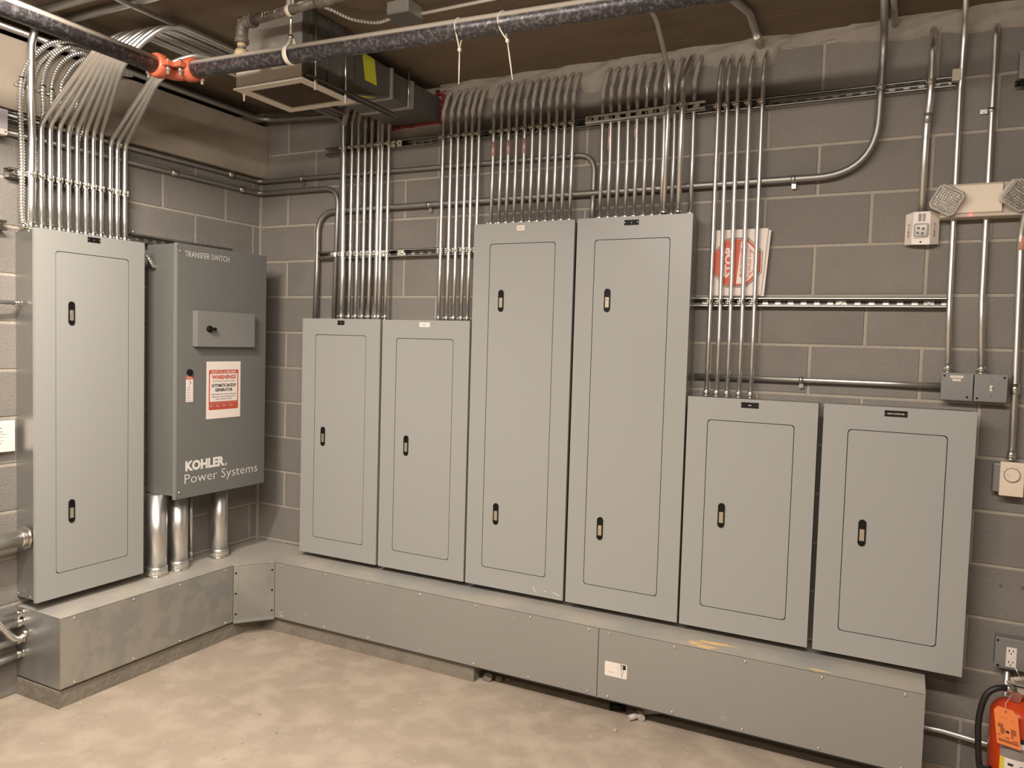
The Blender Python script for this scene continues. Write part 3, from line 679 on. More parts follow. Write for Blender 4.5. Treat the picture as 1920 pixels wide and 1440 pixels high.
# -- right-hand side
conduit('fat conduit dropping onto the white fire alarm strobe', [(3.430, -.024, 2.128), (3.430, -.024, 2.45), (3.437, -.058, 2.56), (3.437, -.058, 2.74), (3.436, .01, 2.86)], r7 + .0015, [.2, .2, .05], COND, None, [(3.437, -.058, 2.617)])
conduit('thin conduit behind the left emergency lamp, down to the left grey box', [(3.547, -.050, 1.533), (3.540, -.026, 1.80), (3.535, -.026, 2.60), (3.538, -.05, 2.80), (3.53, -.20, 2.885)], r7 - .001, [.2, .2, .1], COND, (0, 0, 1))
conduit('thin conduit behind the middle of the emergency light, down to the toggle switch', [(3.655, -.050, 1.533), (3.645, -.026, 1.80), (3.640, -.022, 2.78), (3.642, .01, 2.85)], r7 - .001, [.2, .05], COND, (0, 0, 1))
c = conduit('conduit with an orange and yellow sticker, dropping to the dial thermostat', [(3.766, -.040, 1.222), (3.765, -.034, 1.50), (3.755, -.034, 2.05), (3.775, -.15, 2.30), (3.78, -.15, 2.885)], r7, [.3, .15, .1], COND, (0, 0, 1))
obj('sticker', MB().cyl((3.7575, -.034, 1.985), (3.7562, -.034, 2.055), r7 + .0007, 12), mat('orange_sticker', (.6, .30, .22), .5), c, 'faded orange band')
obj('sticker', MB().box((3.7665, -.047, 1.985), (3.780, -.0455, 2.055)), YELL, c, 'small yellow flag')
obj('coupling', MB().cyl((3.7655, -.036, 1.462), (3.765, -.035, 1.50), r7 + .004, 12), ZINC, c)
conduit('horizontal conduit running from the right tall panel into the left grey box', [(2.584, -.030, 1.479), (3.30, -.028, 1.481), (3.527, -.040, 1.482)], r7 - .001, .2, COND)
t = conduit('low horizontal conduit on the back wall running behind the fire extinguisher', [(3.40, -.030, .150), (3.60, -.030, .152), (3.85, -.04, .135), (4.6, -.04, .13)], r7, .2, COND)
# one-hole straps
def strap(par, p, ax, r):
    x, y, z = p; mb = MB()
    if ax == 'h':
        mb.tube([(x - .008, y, z), (x + .008, y, z)], r + .0022, 12); mb.box((x - .008, y + r - .003, z - r - .022), (x + .008, y + r + .001, z - r)); mb.cyl((x, y + r - .003, z - r - .013), (x, y + r - .009, z - r - .013), .0045, 6)
    else:
        mb.tube([(x, y, z - .008), (x, y, z + .008)], r + .0022, 12); mb.box((x - r - .024, y + r - .003, z - .008), (x - r, y + r + .001, z + .008)); mb.cyl((x - r - .014, y + r - .003, z), (x - r - .014, y + r - .010, z), .005, 6)
    return obj('strap', mb, STRUT, par)
def find(s): return [o for o in COL.objects if o.get('label', '').startswith(s)][0]
strap(find('long conduit arching'), (2.96, -.039, 2.2975), 'h', r10); strap(find('long conduit arching'), (1.19, -.032, 2.293), 'h', r10)
strap(find('upper of two conduits'), (.335, -.030, 2.484), 'h', r10)
strap(find('horizontal conduit running'), (3.025, -.0285, 1.480), 'h', r7)
strap(find('thin conduit behind the middle'), (3.640, -.022, 2.503), 'v', r7)
obj('clamp_block', MB().box((3.505, -.05, 2.618), (3.535, -.010, 2.662), .003), FLANGE, find('thin conduit behind the left'))
for yq in (-.92, -.25): obj('coupling', MB().cyl((.020, yq - .02, 2.486), (.020, yq + .02, 2.486), r10 + .003, 12), ZINC, find('upper of two conduits'))
for yq in (-.62, -.17): obj('coupling', MB().cyl((.020, yq - .02, 2.4185), (.020, yq + .02, 2.4185), r10 + .001, 12), ZINC, find('lower conduit under the beam'))
obj('coupling', MB().cyl((3.4315, -.038, 2.475), (3.433, -.045, 2.51), r7 + .003, 12), OLDC, find('fat conduit dropping'))

# -- left wall risers: straight up, kick out under the beam, sweep along the ceiling towards the back wall
LY = (-1.331, -1.292, -1.252, -1.211, -1.170, -1.130, -1.093, -1.055)
xc = .063
def left_conduit(y, r, kink, mid, xf, zf, lab, m=COND):
    pts = [(xc + .003, y, 2.020), (xc, y, 2.14), (xc, y, kink), mid, (xf, mid[1] + .10, zf), (xf, mid[1] + .35, zf), (xf, -.02, zf)]
    return conduit(lab, pts, r, [.1, .07, .22, .16, .2], m, (0, 0, 1), [(xc, y, 2.250)], (1, 0, 0), 7)
MID8 = [(0.437, -1.328, 2.752), (0.455, -1.323, 2.744), (0.474, -1.32, 2.736), (0.492, -1.316, 2.728), (0.51, -1.312, 2.72), (0.528, -1.308, 2.712), (0.546, -1.304, 2.704), (0.564, -1.3, 2.696)]
for i, y in enumerate(LY):
    left_conduit(y, r7 - .001, 2.478 + i * .004, MID8[i], .485 + i * .0295, 2.838 + .003 * i - .004 * (i % 2), 'conduit bent out over the tall left wall panel, %s of eight from left' % ORD[i])
MID3 = [(0.529, -1.115, 2.72), (0.531, -1.105, 2.705), (0.517, -1.102, 2.69)]
for i, y in enumerate((-1.008, -.973, -.933)):
    left_conduit(y, (r7 if i < 2 else r7 + .0015) - .001, 2.480, MID3[i], .66 - i * .028, 2.800 - i * .006, 'conduit over the tall left wall panel, %s of its right-hand three' % ORD[i])
conduit('fat straight conduit rising from the front left corner of the tall left wall panel', [(.070, -1.380, 2.020), (xc + .005, -1.376, 2.14), (xc + .009, -1.376, 2.40), (.096, -1.394, 2.56), (.100, -1.394, 2.78), (.13, -1.386, 2.888)], r10 + .001, [.1, .2, .2, .1], COND, (0, 0, 1), [(xc + .004, -1.376, 2.250)], (1, 0, 0))
# flexible armoured cables
def flexc(label, pts, r, conn=True, m=COND):
    t = thing('armoured_cable', label, 'cable', tuple(pts[0]), 'spiral armoured cables')
    obj('sheath', flex(pts, r), m, t)
    if conn: obj('connector', MB().cyl(Vector(pts[0]) - Vector((0, 0, .0)), Vector(pts[0]) + Vector((0, 0, .022)), r + .004, 12).cyl(Vector(pts[0]) + Vector((.0, -.004, .012)), Vector(pts[0]) + Vector((.006, -r - .012, .012)), .004, 6), ZINC, t)
    return t
flexc('thick armoured cable at the far left edge of the tall left wall panel', [(.060, -1.404, 2.020), (.060, -1.412, 2.12), (.066, -1.414, 2.30), (.075, -1.425, 2.50), (.10, -1.435, 2.611), (.10, -1.418, 2.675), (.10, -1.387, 2.73), (.10, -1.346, 2.782), (.10, -1.30, 2.822), (.10, -1.22, 2.85), (.09, -1.05, 2.862)], .0112)
flexc('armoured cable arching just right of the fat straight conduit, outermost arch', [(.028, -1.352, 2.024), (.028, -1.348, 2.30), (.045, -1.356, 2.45), (.064, -1.366, 2.56), (.064, -1.364, 2.64), (.068, -1.350, 2.70), (.078, -1.325, 2.75), (.09, -1.275, 2.802), (.10, -1.205, 2.833), (.10, -1.05, 2.850)], .0098, False)
flexc('armoured cable arch, second from the outermost', [(.026, -1.352, 2.024), (.026, -1.325, 2.30), (.045, -1.325, 2.42), (.085, -1.335, 2.52), (.10, -1.347, 2.605), (.10, -1.344, 2.65), (.10, -1.328, 2.71), (.10, -1.294, 2.771), (.10, -1.235, 2.823), (.10, -1.17, 2.842), (.09, -1.0, 2.845)], .0098, False)
flexc('armoured cable arch, third from the outermost', [(.026, -1.275, 2.024), (.026, -1.275, 2.35), (.05, -1.288, 2.45), (.085, -1.30, 2.54), (.10, -1.308, 2.621), (.10, -1.298, 2.675), (.10, -1.273, 2.733), (.10, -1.23, 2.786), (.10, -1.169, 2.822), (.09, -1.09, 2.832), (.08, -.95, 2.833)], .0098, False)
flexc('armoured cable arch, innermost and partly behind the fan', [(.026, -1.232, 2.024), (.026, -1.230, 2.40), (.06, -1.24, 2.50), (.09, -1.26, 2.642), (.10, -1.239, 2.705), (.10, -1.206, 2.757), (.10, -1.161, 2.799), (.10, -1.105, 2.822), (.09, -.95, 2.826)], .0095, False)
flexc('armoured cable standing behind the fifth fan conduit', [(.026, -1.188, 2.024), (.026, -1.186, 2.40), (.07, -1.19, 2.52), (.09, -1.17, 2.66), (.09, -1.10, 2.77), (.08, -.92, 2.82)], .0085, False)
flexc('armoured cable standing behind the sixth fan conduit', [(.026, -1.145, 2.024), (.026, -1.142, 2.40), (.07, -1.14, 2.52), (.09, -1.12, 2.66), (.09, -1.04, 2.77), (.08, -.90, 2.81)], .0085, False)
flexc('short looped armoured cable between the tall left panel and the dark cabinet', [(.10, -.888, 1.965), (.115, -.865, 1.972), (.125, -.845, 1.95), (.115, -.82, 1.925), (.10, -.797, 1.92)], .011, False)
cl = thing('cable_clip_strip', 'short zinc clip strip holding the armoured cables on the beam face', 'clip', (.085, -1.37, 2.61))
obj('strip', MB().box((.054, -1.44, 2.604), (.060, -1.27, 2.614)), STRUT, cl)
for y, z in ((-1.435, 2.625), (-1.345, 2.618), (-1.307, 2.613)): obj('clip', MB().tube([(.10, y, z - .009), (.10, y, z + .009)], .0135, 12).box((.058, y + .008, z - .006), (.10, y + .012, z + .006)), ZINC, cl)
# stubs entering the side of the left panel and wireway from the left
def hpipe(label, pts, r, m=OLDC):
    t = thing('conduit', label, 'conduit', tuple(pts[0]), GR); obj('pipe', MB().tube(arcpath(pts, .05), r, 14), m, t); connector(t, pts[0], r, (0, -1, 0)); return t
hpipe('thin conduit entering the side of the tall left panel at mid height', [(.055, -1.4145, 1.706), (.075, -1.6, 1.705), (.075, -2.6, 1.70)], r5)
hpipe('very fat conduit entering the side of the tall left panel near its foot', [(.082, -1.4145, .705), (.085, -1.6, .708), (.085, -2.6, .70)], .0335)
hpipe('topmost conduit entering the end of the wireway', [(.042, -1.407, .366), (.06, -1.55, .372), (.06, -2.5, .372)], .0155)
hpipe('second conduit from the top entering the end of the wireway', [(.049, -1.407, .330), (.06, -1.55, .334), (.06, -2.5, .334)], .0155)
hpipe('third conduit from the top entering the end of the wireway', [(.045, -1.407, .254), (.06, -1.52, .258), (.06, -2.5, .255)], .0150)
hpipe('lowest conduit entering the end of the wireway', [(.041, -1.407, .190), (.055, -1.52, .188), (.055, -2.5, .186)], .0150)
t = thing('armoured_cable', 'sagging armoured cable entering the end of the wireway', 'cable', (.08, -1.407, .28), 'spiral armoured cables')
obj('sheath', flex([(.075, -1.408, .288), (.082, -1.43, .276), (.09, -1.46, .278), (.10, -1.49, .305), (.105, -1.52, .345), (.105, -1.56, .40), (.09, -1.62, .46), (.08, -1.7, .50)], .0125, .0135), COND, t)
obj('connector', MB().cyl((.075, -1.4065, .288), (.077, -1.425, .283), .016, 12), ZINC, t)
# ceiling conduits, upper left
def cpipe(label, p, q, r, m=OLDC):
    t = thing('conduit', label, 'conduit', p, GR); obj('pipe', MB().cyl(p, q, r, 12), m, t); return t
cpipe('ceiling conduit crossing the upper left corner, farther from the fan', (.20, -1.452, 2.866), (1.9, -1.452, 2.872), .0150)
cpipe('ceiling conduit crossing the upper left corner, nearer the fan', (.22, -1.352, 2.866), (1.9, -1.352, 2.872), .0150)
cpipe('thin ceiling conduit running towards the top of the fan', (.70, -2.6, 2.842), (.70, -1.18, 2.846), .010)
a = cpipe('long ceiling conduit just below the upper left pipe, upper of a pair', (.300, -2.6, 2.848), (.300, -.9, 2.848), .0125)
a = cpipe('long ceiling conduit just below the upper left pipe, lower of a pair', (.262, -2.6, 2.830), (.262, -.9, 2.830), .0145)
cpipe('thin pale conduit crossing the ceiling behind the sprinkler pipe', (1.60, -.83, 2.865), (2.9, -.84, 2.865), .0062, WHITEP)

# ================================================================ SPRINKLER PIPE
PR = .0335
sp = thing('sprinkler_pipe', 'weathered black pipe coming from the upper left edge to the orange elbow', 'pipe', (.744, -2.9, 2.64), 'black overhead pipe')
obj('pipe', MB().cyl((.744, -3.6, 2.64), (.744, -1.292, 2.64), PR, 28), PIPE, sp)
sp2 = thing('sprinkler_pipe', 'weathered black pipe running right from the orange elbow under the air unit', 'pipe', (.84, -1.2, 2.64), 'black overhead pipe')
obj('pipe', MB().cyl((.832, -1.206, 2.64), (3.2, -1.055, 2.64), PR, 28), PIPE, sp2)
obj('outlet_fitting', MB().tube([(1.083, -1.188, 2.66), (1.083, -1.188, 2.685)], .026, 16, rad=[.030, .024]), PIPEY, sp2)
el = thing('pipe_elbow', 'orange painted elbow with two bolted clamp couplings joining the black pipes', 'pipe fitting', (.76, -1.22, 2.64))
obj('elbow', MB().tube(arcpath([(.744, -1.29, 2.64), (.744, -1.21, 2.64), (.832, -1.206, 2.64)], .055, 10), PR + .002, 20), ORANGE, el)
def coupling(c, axis, b_side):
    c = Vector(c); a = Vector(axis).normalized(); s = a.cross(Vector((0, 0, 1))).normalized(); mb = MB()
    mb.tube([c - a * .024, c - a * .019, c - a * .010, c + a * .010, c + a * .019, c + a * .024], PR, 24, rad=[PR + .004, PR + .011, PR + .013, PR + .013, PR + .011, PR + .004])
    o = obj('coupling', mb, ORANGE, el)
    for q in (-1, 1):
        p = c + s * q * (PR + .022); e = MB(); e.box(p - Vector((.019, .019, .010)), p + Vector((.019, .019, .010)), .004); obj('bolt_lug', e, ORANGE, o)
        obj('bolt', MB().cyl(p + Vector((0, 0, -.040)), p + Vector((0, 0, .022)), .0058, 10).cyl(p + Vector((0, 0, -.024)), p + Vector((0, 0, -.012)), .0105, 6).cyl(p + Vector((0, 0, .010)), p + Vector((0, 0, .019)), .009, 8), ZINC, o)
coupling((.744, -1.290, 2.64), (0, 1, 0), 1); coupling((.830, -1.206, 2.64), (1, .06, 0), 1)
# branch pipe
bp_ = thing('branch_pipe', 'dusty iron branch pipe with threaded elbow rising above the black pipe', 'pipe', (1.083, -1.188, 2.67))
E1 = Vector((1.078, -1.183, 2.775)); E2 = Vector((1.555, -1.232, 2.782))
obj('riser', MB().cyl((1.083, -1.188, 2.675), (1.079, -1.184, 2.75), .0155, 16), PIPED, bp_)
obj('elbow', MB().tube(arcpath([(1.080, -1.185, 2.722), E1 + Vector((0, 0, .012)), E1 + Vector((.062, -.006, .012))], .03, 8), .0225, 16), PIPED, bp_)
obj('collar', MB().tube([(1.0805, -1.1855, 2.712), (1.0805, -1.1855, 2.728)], .0265, 16), PIPED, bp_, 'raised elbow rim')
obj('collar', MB().tube([E1 + Vector((.055, -.006, .012)), E1 + Vector((.068, -.007, .012))], .0265, 16), PIPED, bp_, 'raised elbow rim')
obj('sealant', MB().cyl((1.081, -1.186, 2.698), (1.081, -1.186, 2.712), .0168, 14), PIPEY, bp_, 'yellowed thread sealant')
obj('run', MB().cyl(E1 + Vector((.05, -.005, .012)), E2, .0165, 18), PIPED, bp_)
obj('end_fitting', MB().tube([E2 - Vector((.06, -.006, 0)), E2 - Vector((.045, 0, 0)), E2 - Vector((.04, 0, 0)), E2 + Vector((.08, -.008, .002))], .024, 18, rad=[.026, .026, .022, .023]), PIPED, bp_)
text('lettering', '111', (1.21, -1.2135, 2.779), XP, ZP, h=.018, m=WINK, parent=bp_); text('lettering', 'xdeq', (1.275, -1.220, 2.779), XP, ZP, h=.014, m=WINK, parent=bp_); text('lettering', 'odeq', (1.40, -1.234, 2.782), XP, ZP, h=.014, m=WINK, parent=bp_)
# pipe hanger
hg = thing('pipe_hanger', 'white loop hanger round the black pipe in front of the air unit', 'hanger', (1.318, -1.175, 2.60))
def band(cx, cy, cz, r, wd, zt, par, m):
    n = 20; P = []
    for k in range(n + 1):
        a = math.radians(-60 + 300 * k / n) + math.pi / 2 + math.radians(150) * 0
        a = math.radians(60 - 300 * k / n); P.append((cy + r * math.sin(a), cz - r * math.cos(a) * -1 * 1.0))
    P = [(cy + .006, zt)] + [(cy + r * math.cos(math.radians(60 - 300 * k / n)), cz + r * math.sin(math.radians(60 - 300 * k / n))) for k in range(n + 1)] + [(cy - .006, zt)]
    vs = [(cx + s, p[0], p[1]) for s in (-wd / 2, wd / 2) for p in P]; N_ = len(P); fs = [(i, i + 1, N_ + i + 1, N_ + i) for i in range(N_ - 1)]
    o = obj('loop', MB().add(vs, fs, True), m, par); md = o.modifiers.new('solid', 'SOLIDIFY'); md.thickness = .0025; md.offset = 1
    return o
band(1.318, -1.1755, 2.64, PR + .001, .020, 2.698, hg, TAPE)
obj('rod', MB().cyl((1.318, -1.1755, 2.690), (1.318, -1.1755, CZ), .0048, 10), ZINC, hg); obj('nut', MB().cyl((1.318, -1.1755, 2.698), (1.318, -1.1755, 2.710), .010, 6), ZINC, hg)
hb = thing('pipe_hanger', 'white loop hanger round the dusty branch pipe near the top edge', 'hanger', (1.345, -1.21, 2.76))
band(1.345, -1.2105, 2.783, .019, .018, 2.85, hb, TAPE); obj('rod', MB().cyl((1.345, -1.2105, 2.845), (1.345, -1.2105, CZ), .0048, 10), ZINC, hb)
# zip ties
def ziptie(label, x, tail, hang, lean):
    yc = -1.2055 + (x - .832) * .0638; t = thing('zip_tie', label, 'zip tie', (x, yc, 2.6), 'long zip ties hanging from the black pipe'); r = PR + .0016 + hang * .0
    loop = []
    for k in range(23):
        a = math.radians(250 - 340 * k / 22) if hang else math.radians(265 - 350 * k / 22)
        loop.append((x + lean * .2 * math.cos(a), yc + r * math.cos(a), 2.64 + r * math.sin(a)))
    loop = [(x, yc + r, 2.64 - .0)] if False else loop
    bot = (x + lean * .35, yc - .004, 2.64 - PR - hang)
    path = spline([bot] + [loop[i] for i in (1, 5, 9, 13, 17, 21)] + [bot], 6)
    obj('loop', MB().tube(path, .0026, 6), TAPE, t)
    obj('head', MB().box((bot[0] - .005, bot[1] - .005, bot[2] - .006), (bot[0] + .005, bot[1] + .005, bot[2] + .005), .001), TAPE, t)
    e = (x + lean, yc - .01, tail); obj('tail', MB().tube([bot, ((bot[0] + e[0]) / 2, yc - .007, (bot[2] + e[2]) / 2), e], .0026, 6, rad=[.0026, .0026, .0016]), TAPE, t)
ziptie('long white zip tie hanging straight down from the black pipe, left one', 2.022, 2.455, .035, .006)
ziptie('long white zip tie with an open loop and slanted tail, right one', 2.185, 2.448, .028, .040)

# ================================================================ AIR UNIT and duct
au = thing('ventilation_unit', 'sheet metal ceiling air box with a white framed return grille underneath', 'air unit', (1.08, -.88, 2.60))
obj('plenum', MB().box((.905, -1.045, 2.612), (1.250, -.735, 2.886), .0015), DUCT, au)
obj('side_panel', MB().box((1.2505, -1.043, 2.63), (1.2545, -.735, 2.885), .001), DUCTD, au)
obj('seam', MB().box((1.2545, -1.00, 2.615), (1.2585, -.985, 2.885)).box((1.2545, -.90, 2.615), (1.2585, -.885, 2.885)).box((1.2545, -.79, 2.615), (1.2585, -.765, 2.885)), DUCTD, au)
obj('angle_bar', MB().box((1.250, -1.03, 2.620), (1.275, -.44, 2.624)).box((1.250, -1.03, 2.612), (1.254, -.44, 2.640)), DUCTD, au)
o1 = [(.893, -1.052), (1.262, -1.052), (1.262, -.722), (.893, -.722)]
o2 = [(.945, -1.012), (1.222, -1.012), (1.222, -.765), (.945, -.765)]
fl = MB().ring(o1, o2, 2.600, 2.606, 'z'); obj('grille_frame', fl, FLANGE, au, 'off white grille frame')
obj('painted_lit_band', MB().box((.905, -1.047, 2.606), (1.252, -1.043, 2.668)), FLANGE, au, 'lower front band painted bright as if lit, above the grille frame')  # lit look of the front sheet metal, put in as a white strip
obj('grille_core', MB().box((.945, -1.012, 2.608), (1.222, -.765, 2.611)), CORE, au, 'brown eggcrate grille core')
eg = MB()
for i in range(1, 24): eg.box((.945 + i * .0115, -1.012, 2.603), (.9456 + i * .0115, -.765, 2.608))
for i in range(1, 21): eg.box((.945, -1.012 + i * .0118, 2.603), (1.222, -1.0114 + i * .0118, 2.608))
o = obj('eggcrate', eg, CORE, au); o['kind'] = 'stuff'
# transition piece towards the wall, with yellow stickers
d1 = MB().add([(.96, -.735, 2.640), (1.235, -.735, 2.640), (1.235, -.735, 2.842), (.96, -.735, 2.842), (.96, -.435, 2.712), (1.232, -.435, 2.712), (1.232, -.435, 2.835), (.96, -.435, 2.835)],
              [(0, 1, 2, 3), (4, 7, 6, 5), (0, 4, 5, 1), (1, 5, 6, 2), (2, 6, 7, 3), (3, 7, 4, 0)])
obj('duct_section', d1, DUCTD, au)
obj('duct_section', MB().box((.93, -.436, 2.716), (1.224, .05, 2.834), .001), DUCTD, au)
obj('duct_flange', MB().box((.925, -.27, 2.712), (1.229, -.245, 2.838)).box((.925, -.44, 2.705), (1.238, -.425, 2.842)), DUCT, au)
obj('sticker', MB().add([(1.2355, -.655, 2.842), (1.2355, -.565, 2.838), (1.2355, -.545, 2.728), (1.2358, -.63, 2.728)], [(0, 1, 2, 3)]), YEL, au, 'yellow-green sticker on the duct side')
obj('sticker', MB().add([(1.22, -.72, 2.6425), (1.20, -.50, 2.695), (1.17, -.50, 2.695), (1.18, -.72, 2.6425)], [(0, 1, 2, 3)]), YEL, au, 'yellow-green sticker on the duct underside')
for x, y, zt in ((1.268, -.985, CZ), (1.268, -.80, CZ), (.885, -.985, CZ)):
    h = obj('hanger_rod', MB().cyl((x, y, 2.575), (x, y, zt), .0042, 8), ZINC, au); obj('nut', MB().cyl((x, y, 2.598), (x, y, 2.618), .008, 6), ZINC, h)
obj('hanger_rod', MB().cyl((1.236, -.30, 2.70), (1.236, -.30, CZ), .0042, 8), STRUT, au)
fc = thing('fire_sealant', 'dark red fire sealant smeared round the duct where it enters the wall', 'sealant', (1.08, -.01, 2.71))
mb = MB(); rnd = random.Random(5)
def blob_strip(P0, P1, n, wd, th, nv):
    P0 = Vector(P0); P1 = Vector(P1); nv = Vector(nv); vs = []
    for i in range(n + 1):
        p = P0.lerp(P1, i / n); a_, b_ = wd * rnd.uniform(.6, 1.1), wd * rnd.uniform(.6, 1.1); t_ = th * rnd.uniform(.6, 1.2)
        vs += [p - nv * a_ + Vector((0, -.001, 0)), p - nv * a_ * .4 + Vector((0, -t_, 0)), p + nv * b_ * .4 + Vector((0, -t_, 0)), p + nv * b_ + Vector((0, -.001, 0))]
    mb.add(vs, [(i * 4 + k, i * 4 + k + 1, i * 4 + k + 5, i * 4 + k + 4) for i in range(n) for k in range(3)], True)
blob_strip((.925, 0, 2.706), (1.232, 0, 2.712), 24, .011, .016, (0, 0, 1)); blob_strip((1.236, 0, 2.70), (1.242, 0, 2.888), 16, .014, .014, (1, 0, 0)); blob_strip((1.20, 0, 2.86), (1.275, 0, 2.868), 8, .020, .016, (0, 0, 1))
obj('bead', mb, REDC, fc)
cbx = thing('ceiling_junction_box', 'small galvanized junction box on the ceiling beyond the black pipe', 'junction box', (1.62, -.87, 2.84))
obj('box', MB().box((1.565, -.925, 2.838), (1.665, -.825, 2.889), .002), DUCT, cbx); obj('cover', MB().box((1.562, -.928, 2.834), (1.668, -.822, 2.838), .001), DUCTD, cbx)
flexc('armoured cable looping across the ceiling from the air unit to the junction box', [(1.30, -1.05, 2.875), (1.36, -1.02, 2.862), (1.40, -.93, 2.850), (1.47, -.87, 2.848), (1.53, -.862, 2.855), (1.567, -.868, 2.862)], .0085, False)

# ================================================================ STOP NOTICE
sn = thing('stop_notice', 'two curled white sheets with a sideways red and white stop octagon, behind the conduits', 'sign', (2.76, -.035, 1.82))
def sheet(x0, x1, xb0, xb1, z0, z1, y, curl, nm='paper'):
    n = 10; vs = []
    for j, z in ((0, z0), (1, z1)):
        for i in range(n + 1):
            t = i / n; vs.append((x0 + (x1 - x0) * t if j else xb0 + (xb1 - xb0) * t, y - curl * t ** 3, z))
    o = obj(nm, MB().add(vs, [(i, i + 1, n + 2 + i, n + 1 + i) for i in range(n)]), WHITE, sn); md = o.modifiers.new('s', 'SOLIDIFY'); md.thickness = .0006; return o
sheet(2.665, 2.880, 2.655, 2.862, 1.822, 2.096, -.024, .004); sheet(2.655, 2.870, 2.652, 2.850, 1.826, 2.103, -.030, .006)
cx, cz, R_ = 2.748, 1.964, .103; yk = -.0375
def octo(r, sx=1.0): return [(cx + r * sx * math.cos(math.radians(22.5 + 45 * k)) / math.cos(math.radians(22.5)), cz + r * math.sin(math.radians(22.5 + 45 * k)) / math.cos(math.radians(22.5))) for k in range(8)]
obj('octagon_line', MB().ring(octo(R_), octo(R_ - .0018), yk, yk - .0002), INK, sn)
obj('octagon', MB().prism(octo(R_ - .006), yk, yk - .0002), ORED, sn)
obj('octagon_white', MB().prism([(cx + .000, cz - .089), (cx + .035, cz - .089), (cx + .089, cz - .035), (cx + .089, cz + .035), (cx + .035, cz + .089), (cx + .014, cz + .089)], yk - .0002, yk - .0004), WHITE, sn)
obj('octagon_line', MB().ring([(cx + a, cz + b) for a, b in ((.040, -.076), (.072, -.034), (.072, .034), (.036, .073))], [(cx + a, cz + b) for a, b in ((.040, -.072), (.068, -.033), (.068, .033), (.038, .069))], yk - .0004, yk - .0006), ORED, sn)
text('lettering', 'STOP', (cx - .018, yk - .0002, cz), ZP, (-1, 0, 0), w=.128, h=.034, m=WHITE, parent=sn, bold=.045, align='C')
for s_, xx, w_ in (('MORE THAN ONE', cx + .022, .120), ('POWER SOURCE', cx + .040, .108), ('SUPPLIES THIS', cx + .0575, .106)):
    text('lettering', s_, (xx, yk - .0004, cz), ZP, (-1, 0, 0), w=w_, h=.0095, m=RED if xx > cx + .05 or xx < cx + .03 else INK, parent=sn, bold=.02, align='C')

# ================================================================ RIGHT-HAND DEVICES
# emergency light
em = thing('emergency_light', 'beige emergency light with two tilted clear lamp heads on the back wall', 'emergency light', (3.62, -.04, 2.11))
prof = [(-.002, 2.120), (-.070, 2.118), (-.083, 2.124), (-.083, 2.222), (-.074, 2.230), (-.002, 2.232)]
mb = MB(); n = len(prof)
xs = (3.492, 3.686); vs = [(x, y, z) for x in xs for y, z in prof]
mb.add(vs, [tuple(range(n)), tuple(reversed(range(n, 2 * n)))] + [(i, (i + 1) % n, (i + 1) % n + n, i + n) for i in range(n)])
obj('housing', mb, BEIGE, em)
obj('end_housing', MB().box((3.686, -.066, 2.116), (3.83, -.002, 2.232), .003).box((3.492, -.078, 2.108), (3.83, -.002, 2.120), .002), BEIGE2, em)
obj('indicator', MB().cyl((3.590, -.079, 2.113), (3.590, -.0835, 2.113), .005, 10), LED, em)
def lamp(c, ang, yaw, lab):
    c = Vector(c); h = .046; M_ = Matrix.Rotation(yaw, 3, 'Z') @ Matrix.Rotation(.25, 3, 'X') @ Matrix.Rotation(ang, 3, 'Y')
    def T(mb): mb.v = [tuple(c + M_ @ Vector(v)) for v in mb.v]; return mb
    def sq(r, cut): return [(r, -r + cut), (r, r - cut), (r - cut, r), (-r + cut, r), (-r, r - cut), (-r, -r + cut), (-r + cut, -r), (r - cut, -r)]
    L_ = obj('lamp_head', T(MB().prism(sq(h, .012), .0, .028).prism(sq(h * .7, .012), .028, .045)), WHITEP, em, lab)
    obj('reflector', T(MB().prism(sq(h - .006, .010), -.0015, .0)), REFL, L_); obj('lens_rim', T(MB().ring(sq(h + .001, .012), sq(h - .005, .010), -.006, .004)), FROST, L_)
    lb_ = MB()
    rr = random.Random(int(ang * 100))
    for i in range(-4, 5):
        for j in range(-4, 5):
            q = .0036; x_, z_ = i * .0088, j * .0088
            lb_.add([(x_ - q, -.0016, z_ - q), (x_ + q, -.0016, z_ - q), (x_ + q, -.0016, z_ + q), (x_ - q, -.0016, z_ + q), (x_, -.0065 + rr.uniform(-.001, .001), z_)], [(0, 1, 4), (1, 2, 4), (2, 3, 4), (3, 0, 4)])
    obj('lens_facets', T(lb_), COND, L_)['kind'] = 'stuff'
    obj('swivel', MB().cyl(c + Vector((0, .02, 0)), (c.x + (.0), -.06, c.z), .016, 12), BEIGE, L_)
lamp((3.509, -.115, 2.167), .55, -.25, 'left lamp head turned towards the room')
lamp((3.735, -.112, 2.172), .55, .35, 'right lamp head, cut by the photo edge')
